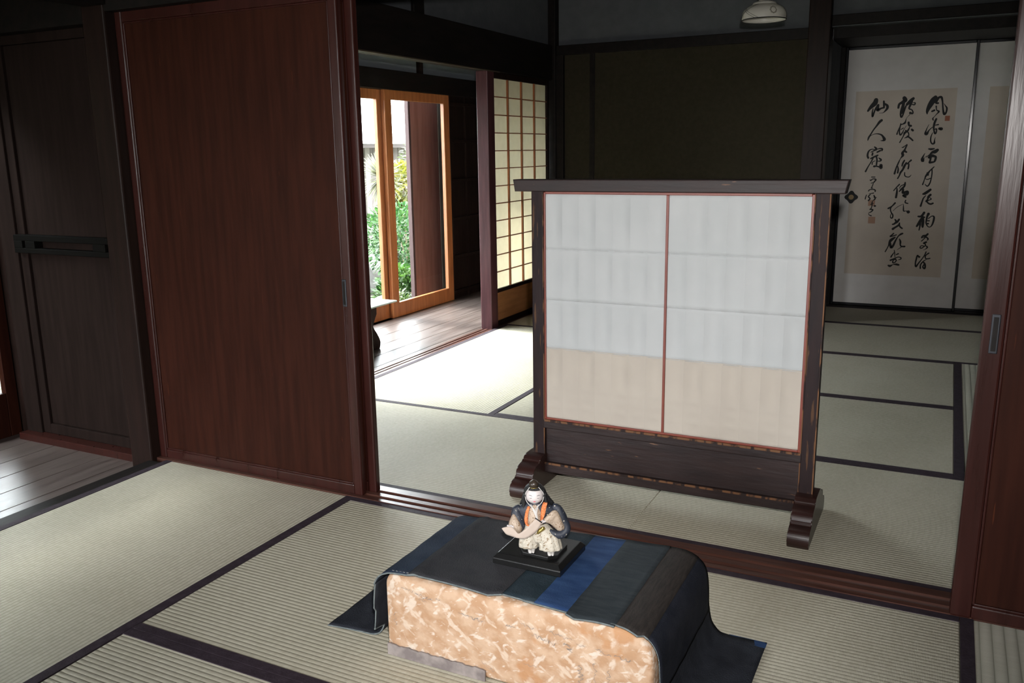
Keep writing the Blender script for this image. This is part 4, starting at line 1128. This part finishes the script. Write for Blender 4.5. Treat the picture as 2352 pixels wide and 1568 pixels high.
hand(.95, -2.95, 8.0, 1)
# open letter held across the front
topE = [(-8.25, -2.5, 6.25), (-7.6, -2.7, 6.55), (-6.8, -2.8, 6.75), (-5.9, -2.9, 6.65), (-5.2, -3.2, 6.0), (-4.6, -3.5, 5.45), (-3.7, -3.7, 6.0), (-2.3, -3.75, 7.3), (-1.4, -3.6, 8.2), (-.65, -3.4, 8.95)]
botE = [(-8.2, -2.6, 6.15), (-7.7, -2.9, 5.55), (-7.2, -3.1, 5.05), (-6.2, -3.3, 4.75), (-5.4, -3.5, 4.55), (-4.7, -3.7, 4.45), (-3.0, -3.9, 4.45), (-1.4, -3.9, 5.35), (-.2, -3.8, 6.5), (.60, -3.60, 7.95)]
T = catmull([list(p) for p in topE], 4); Bo = catmull([list(p) for p in botE], 4)
bm = bmesh.new()
va = [[bm.verts.new(tuple(a[i] + (b[i] - a[i]) * k / 4 for i in range(3))) for k in range(5)] for a, b in zip(T, Bo)]
for a, b in zip(va[:-1], va[1:]):
    for k in range(4): bm.faces.new([a[k], a[k + 1], b[k + 1], b[k]])
let = D('letter', bm, M['letter']); solid(let, .0004, 0)
bm = bmesh.new()
tube(bm, [(-.85, -3.55, 9.1, .13), (.66, -3.72, 8.1, .13)], n=8, sub=1)
D('letter_roller', bm, M['ink'], parent=let)

# ================================================================ PENDANT LAMP
LX, LY, LZ = -.853, 4.4, 1.703
Rr = .1015
lamp = empty('pendant_lamp', (LX, LY, LZ), 'small white glass pendant lampshade with crossing dark lines, hanging in the back room', 'lamp')
prof_ = [(.97, 0), (1.0, .04), (1.0, .14), (.985, .28), (.93, .42), (.82, .54), (.66, .63), (.56, .67), (.54, .71), (.50, .77), (.36, .82), (.28, .84), (.27, .92)]
def shade_r(z):
    for (r0, z0), (r1, z1) in zip(prof_[:-1], prof_[1:]):
        if z0 <= z <= z1: return r0 + (r1 - r0) * (z - z0) / max(1e-6, z1 - z0)
    return prof_[-1][0]
bm = bmesh.new(); lathe(bm, [(r * Rr, z * Rr) for r, z in catmull([list(p) for p in prof_], 3)], (LX, LY, LZ), n=56)
shd = obj('lamp_shade', bm, mat('milk_glass', (.62, .60, .54), (.68, .66, .60), rough=.35, scale=20, trans=.3), lamp, smooth=True)
solid(shd, .0025, -1)
bm = bmesh.new()
tube(bm, [(LX + Rr * 1.0 * math.cos(2 * math.pi * k / 60), LY + Rr * 1.0 * math.sin(2 * math.pi * k / 60), LZ + .001, .0022) for k in range(61)], n=6, sub=1)
obj('rim_band', bm, M['ink'], lamp)
def on_shade(a, z, lift=.0012):
    r = shade_r(z) * Rr + lift
    return (LX + r * math.cos(a), LY + r * math.sin(a), LZ + z * Rr)
ca = math.radians(-79)      # side of the shade that faces the viewer
for a0, a1 in ((-1.55, -.45), (-1.42, -.28), (-.60, -1.75), (-.45, -1.6), (1.25, 1.6), (1.9, 1.3)):
    bm = bmesh.new()
    tube(bm, [on_shade(ca + a0 + (a1 - a0) * t, .03 + .62 * (1 - t)) + (.0007,) for t in [k / 12 for k in range(13)]], n=5, sub=1)
    obj('painted_line', bm, M['ink'], lamp)
bm = bmesh.new()
for (da, zc, s) in ((.42, .33, .014),):
    pts = []
    for k in range(49):
        t = 2 * math.pi * k / 48; rr_ = s * (1 + .12 * math.cos(8 * t))
        p = on_shade(ca + da + rr_ * math.cos(t) / Rr, zc + rr_ * math.sin(t) / Rr, .0011); pts.append(p + (.0024,))
    tube(bm, pts, n=5, sub=1)
obj('painted_flower', bm, mat('grey_lamp_paint', (.20, .19, .15), rough=.6), lamp)
bm = bmesh.new()
lathe(bm, [(.002, .175), (.016, .172), (.024, .15), (.031, .10), (.031, .090), (.002, .09)], (LX, LY, LZ), n=28)
obj('socket', bm, M['metal'], lamp, smooth=False)
bm = bmesh.new(); tube(bm, [(LX, LY, LZ + .17, .0035), (LX, LY, 2.62, .0035)], n=8, sub=1)
obj('cord', bm, M['ink'], lamp)
bm = bmesh.new(); ellipsoid(bm, (LX, LY, LZ + .05), (.026, .026, .034))
obj('bulb', bm, mat('unlit_bulb', (.55, .55, .52), rough=.2), lamp, smooth=True)

# ================================================================ LOW GLASS-TOPPED TABLE ON THE VERANDA
tb = empty('low_table', (-3.16, 3.95, -.04), 'low table with pale glass top and dark waisted pedestal on the veranda', 'table')
bm = bmesh.new(); B(bm, -3.34, -2.995, 3.50, 4.405, .222, .232, .002)
m_ = mat('pale_green_glass_top', (.62, .76, .72), rough=.06, spec=.6)
obj('table_top', bm, m_, tb)
bm = bmesh.new()
hp = [(.285, -.04), (.292, -.02), (.295, .0), (.285, .025), (.265, .055), (.235, .085), (.215, .105), (.222, .125), (.250, .150), (.268, .175), (.270, .2215)]
prism(bm, [(3.955 + a, b) for a, b in hp] + [(3.955 - a, b) for a, b in reversed(hp)], 'x', -3.28, -3.02, bev=.006)
obj('pedestal', bm, M['post'], tb)

# ================================================================ GARDEN
bm = bmesh.new()
NX, NYY = 48, 44
gv = [[bm.verts.new((5 - 18.0 * i / NX, -14 + 36 * j / NYY, -.55 + .05 * math.sin(i * 1.3) * math.cos(j * .9))) for j in range(NYY + 1)] for i in range(NX + 1)]
for i in range(NX):
    for j in range(NYY): bm.faces.new([gv[i][j], gv[i][j + 1], gv[i + 1][j + 1], gv[i + 1][j]])
S('ground', bm, mat('garden_earth', (0.050, 0.055, 0.030), (0.100, 0.095, 0.065), rough=.95, scale=3, bump=.4), 'mossy garden ground outside the veranda', 'ground')
# plank shutter panel just outside the glass
sp_ = empty('shutter_panel', (-3.71, 5.89, -.5), 'weathered red-brown board panel standing just outside the veranda window', 'shutter')
box('board', -3.715, -3.685, 5.70, 6.09, -.5, 1.60, mat('weathered_red_board', (.15, .052, .042), (.22, .10, .082), rough=.75, scale=3, stretch=(6, 6, .6), bump=.1), sp_, bev=.002)
box('edge_strip', -3.72, -3.685, 5.672, 5.70, -.5, 1.60, mat('mauve_edge_wood', (.045, .022, .022), (.062, .033, .033), rough=.7, scale=4, stretch=(6, 6, .6)), sp_, bev=.003)
box('dark_gap_board', -3.78, -3.70, 6.135, 6.50, -.5, 1.60, M['post'], sp_, bev=.003)  # dark board added to stand for the black gap beside the panel
box('edge_strip', -3.74, -3.68, 6.09, 6.135, -.5, 1.60, mat('pale_worn_edge', (0.100, 0.085, 0.075), (0.140, 0.125, 0.110), rough=.8, scale=8), sp_, bev=.003)
# neighbouring outbuilding: board wall, eave, tiled roof
ob = empty('outbuilding', (-7.9, 11.0, -.55), 'grey-brown boarded outbuilding with a pale tiled roof behind the garden', 'building')
M['oldboard'] = mat('grey_weathered_boards', (0.060, 0.048, 0.043), (0.110, 0.092, 0.083), rough=.85, scale=3, stretch=(4, 9, .5), bump=.2)
bm = bmesh.new()
for k in range(60):
    y = 2.0 + k * .28; B(bm, -7.92 - .012 * (k % 2), -7.88, y, y + .27, -.6, 1.25, .004)
obj('board_wall', bm, M['oldboard'], ob)
bm = bmesh.new()
pp_ = mat('pale_posts', (0.150, 0.130, 0.115), (0.190, 0.170, 0.150), rough=.85, scale=4)
for k in range(12): box('wall_post', -7.89, -7.80, 2.4 + k * 1.4, 2.52 + k * 1.4, -.6, 1.25, pp_, ob, bev=.005)
box('eave_board', -7.55, -7.50, 1.8, 19, 1.19, 1.25, mat('dark_eave', (.04, .03, .027), rough=.8), ob)
M['tile'] = mat('pale_roof_tiles', (.42, .45, .45), (.55, .58, .57), rough=.5, scale=5, bump=.1)
bm = bmesh.new()
x0, z0, x1, z1 = -7.42, 1.27, -11.0, 3.1
for k in range(64):
    y = 1.8 + k * .27
    d = Vector((x1 - x0, 0, z1 - z0))
    for j in range(14):
        a = Vector((x0, 0, z0)) + d * (j / 14.0); b = Vector((x0, 0, z0)) + d * ((j + 1.08) / 14.0)
        up = .025
        prof2 = [(0, .0), (.05, .035), (.10, .045), (.16, .03), (.21, .005), (.27, .0)]
        Va = [bm.verts.new((a.x, y + q, a.z + h + up)) for q, h in prof2]; Vb = [bm.verts.new((b.x, y + q, b.z + h)) for q, h in prof2]
        for i in range(5): bm.faces.new([Va[i], Va[i + 1], Vb[i + 1], Vb[i]])
        lo = [bm.verts.new((a.x, y + q, a.z + h)) for q, h in prof2]
        for i in range(5): bm.faces.new([lo[i], lo[i + 1], Va[i + 1], Va[i]])
obj('tiled_roof', bm, M['tile'], ob)


def leaf(bm, c, d, up, L, w, mi=0, droop=.25, segs=3):
    d = d.normalized(); s = d.cross(up)
    if s.length < 1e-3: s = d.cross(Vector((1, 0, 0)))
    s.normalize()
    prev = None
    for k in range(segs + 1):
        t = k / segs
        ww = w * math.sin(math.pi * min(.97, .08 + .92 * t)) * .5 + .0006
        p = c + d * (L * t) - Vector((0, 0, 1)) * (droop * L * t * t)
        a = bm.verts.new(p - s * ww); b = bm.verts.new(p + s * ww)
        if prev: bm.faces.new([prev[0], prev[1], b, a]).material_index = mi
        prev = (a, b)


def foliage(bm, c, r, n, L, w, seed, droop=.25):
    R2 = random.Random(seed)
    for _ in range(n):
        while True:
            q = Vector((R2.uniform(-1, 1), R2.uniform(-1, 1), R2.uniform(-1, 1)))
            if .45 < q.length < 1: break
        p = Vector((c[0] + q.x * r[0], c[1] + q.y * r[1], c[2] + q.z * r[2]))
        d = (q + Vector((R2.uniform(-.7, .7), R2.uniform(-.7, .7), R2.uniform(-.3, .8)))).normalized()
        leaf(bm, p, d, Vector((R2.uniform(-.3, .3), R2.uniform(-.3, .3), 1)), L * R2.uniform(.6, 1.2), w * R2.uniform(.7, 1.2), R2.randrange(1), droop)


def shrub(name, c, r, zb, n, L, w, cols, seed, label, cat, group=None, droop=.25, nst=5):
    e = empty(name, (c[0], c[1], zb), label, cat, group)
    bm = bmesh.new(); foliage(bm, c, r, n, L, w, seed, droop)
    obj('foliage', bm, mat(name + '_leaves', cols[0], cols[1], rough=.5, scale=9, trans=.35, ramp=(.4, .6)), e)
    bm = bmesh.new(); R2 = random.Random(seed)
    for k in range(nst):
        a = R2.uniform(0, 6.28)
        tube(bm, [(c[0] + .03 * math.cos(a), c[1] + .03 * math.sin(a), zb - .02, .014), (c[0] + r[0] * .3 * math.cos(a), c[1] + r[1] * .3 * math.sin(a), (zb + c[2]) / 2, .010), (c[0] + r[0] * .6 * math.cos(a), c[1] + r[1] * .6 * math.sin(a), c[2] + r[2] * .3, .005)], n=6)
    obj('stem', bm, mat(name + '_stem', (.10, .07, .04), rough=.8), e)
    return e


shrub('round_shrub', (-5.05, 7.50, .22), (.34, .40, .40), -.55, 2600, .055, .026, ((0.018, 0.066, 0.018), (0.054, 0.132, 0.030)), 1, 'bushy mid-green shrub filling the lower right of the veranda window', 'shrub')
shrub('low_shrub', (-4.42, 6.60, -.20), (.25, .27, .30), -.55, 2200, .075, .034, ((0.014, 0.054, 0.008), (0.054, 0.113, 0.022)), 2, 'leafy bright green shrub low down behind the window rail', 'shrub')
shrub('yellow_sapling', (-5.62, 8.52, .74), (.20, .22, .26), -.55, 700, .10, .045, ((0.113, 0.122, 0.014), (0.167, 0.149, 0.027)), 3, 'young plant with yellow-green leaves beside the red-brown panel', 'sapling', nst=3)
shrub('grassy_clump', (-4.12, 6.08, -.26), (.14, .16, .22), -.55, 700, .14, .014, ((0.059, 0.097, 0.027), (0.108, 0.135, 0.049)), 5, 'clump of long thin arching leaves at the foot of the shrubs', 'grass clump', droop=.6)
shrub('dark_shrub', (-5.72, 7.50, -.12), (.20, .26, .36), -.55, 1800, .06, .03, ((0.008, 0.027, 0.011), (0.022, 0.049, 0.019)), 7, 'darker low shrub behind the left window pane', 'shrub')
shrub('back_bush', (-6.6, 9.9, .0), (.5, .7, .5), -.55, 2400, .09, .04, ((0.014, 0.046, 0.011), (0.038, 0.081, 0.022)), 8, 'broad green bush in front of the boarded outbuilding', 'shrub')
shrub('tall_bush', (-6.6, 10.9, 1.0), (.5, .6, .5), -.55, 2000, .09, .045, ((0.054, 0.097, 0.027), (0.113, 0.140, 0.049)), 12, 'light green bush rising to the eave of the outbuilding', 'shrub')
# spiky rosette on a stem
sk = empty('spiky_plant', (-5.46, 7.86, -.55), 'pale spiky round plant head above the shrubs, seen through both panes', 'plant')
bm = bmesh.new(); R2 = random.Random(9)
for _ in range(260):
    v_ = Vector((R2.gauss(0, 1), R2.gauss(0, 1), R2.gauss(.35, .8))).normalized()
    leaf(bm, Vector((-5.36, 7.70, .86)) + v_ * .03, v_, Vector((0, 0, 1)), R2.uniform(.20, .30), .022, droop=.12)
obj('spike_leaf', bm, mat('pale_spike_leaves', (0.110, 0.120, 0.060), (0.150, 0.145, 0.090), rough=.6, scale=9, trans=.3), sk)
bm = bmesh.new(); tube(bm, [(-5.46, 7.86, -.57, .03), (-5.42, 7.80, .1, .025), (-5.36, 7.70, .88, .02)], n=8)
obj('stem', bm, mat('pale_stem', (.25, .22, .14), rough=.8), sk)
# broad-leaved plant by the table
ho = empty('hosta_plant', (-3.98, 5.42, -.55), 'broad pale green leaves just above the low veranda table', 'plant')
bm = bmesh.new(); R2 = random.Random(3)
for k in range(26):
    a = R2.uniform(0, 6.28); e_ = R2.uniform(.5, 1.4)
    leaf(bm, Vector((-3.98 + .03 * math.cos(a), 5.42 + .03 * math.sin(a), -.5 + R2.uniform(.0, .35))), Vector((math.cos(a) * .6, math.sin(a) * .6, e_)), Vector((math.cos(a), math.sin(a), .2)), R2.uniform(.30, .48), .12, droop=.35, segs=6)
obj('leaf_cluster', bm, mat('hosta_leaves', (0.070, 0.120, 0.030), (0.130, 0.165, 0.075), rough=.4, scale=7, trans=.35), ho)
# rocks
for i, (c, r, lab) in enumerate((((-5.05, 6.78, -.28), (.18, .20, .40), 'upright brown-grey garden stone at the left window pane'), ((-6.1, 8.62, -.36), (.26, .30, .30), 'pale boulder in front of the boarded wall'), ((-4.30, 7.15, -.50), (.16, .15, .12), 'small low stone under the shrubs'))):
    bm = bmesh.new(); ellipsoid(bm, c, r, n=18, m=12)
    R2 = random.Random(i)
    for v_ in bm.verts:
        w = 1 + .10 * math.sin(v_.co.x * 19 + i) + .10 * math.sin(v_.co.z * 14 + v_.co.y * 11)
        v_.co = Vector(c) + (v_.co - Vector(c)) * w
    o = obj('garden_stone', bm, M['stone'], smooth=True); tag(o, lab, 'stone', 'garden stones')

# hedge added close outside the front veranda windows, height set to block sun
hg = empty('hedge', (-4.75, .2, -.55), 'tall clipped hedge added to keep sun off the front room, its green glimpsed at the left edge', 'hedge')
bm = bmesh.new(); R2 = random.Random(21)
for _ in range(6800):
    x = -4.75 + R2.choice((1, 1, -1)) * R2.uniform(.2, .32); y = R2.uniform(-3, 2.8); z = R2.uniform(-.5, 2.34 if y < 1.0 else 2.50)
    leaf(bm, Vector((x, y, z)), Vector((R2.uniform(-.2, 1), R2.uniform(-.6, .6), R2.uniform(-.2, .8))), Vector((R2.uniform(-.3, .3), R2.uniform(-.3, .3), 1)), R2.uniform(.07, .12), .05)
obj('foliage', bm, mat('hedge_leaves', (.08, .11, .04), (.17, .18, .08), rough=.5, scale=9, trans=.25), hg)
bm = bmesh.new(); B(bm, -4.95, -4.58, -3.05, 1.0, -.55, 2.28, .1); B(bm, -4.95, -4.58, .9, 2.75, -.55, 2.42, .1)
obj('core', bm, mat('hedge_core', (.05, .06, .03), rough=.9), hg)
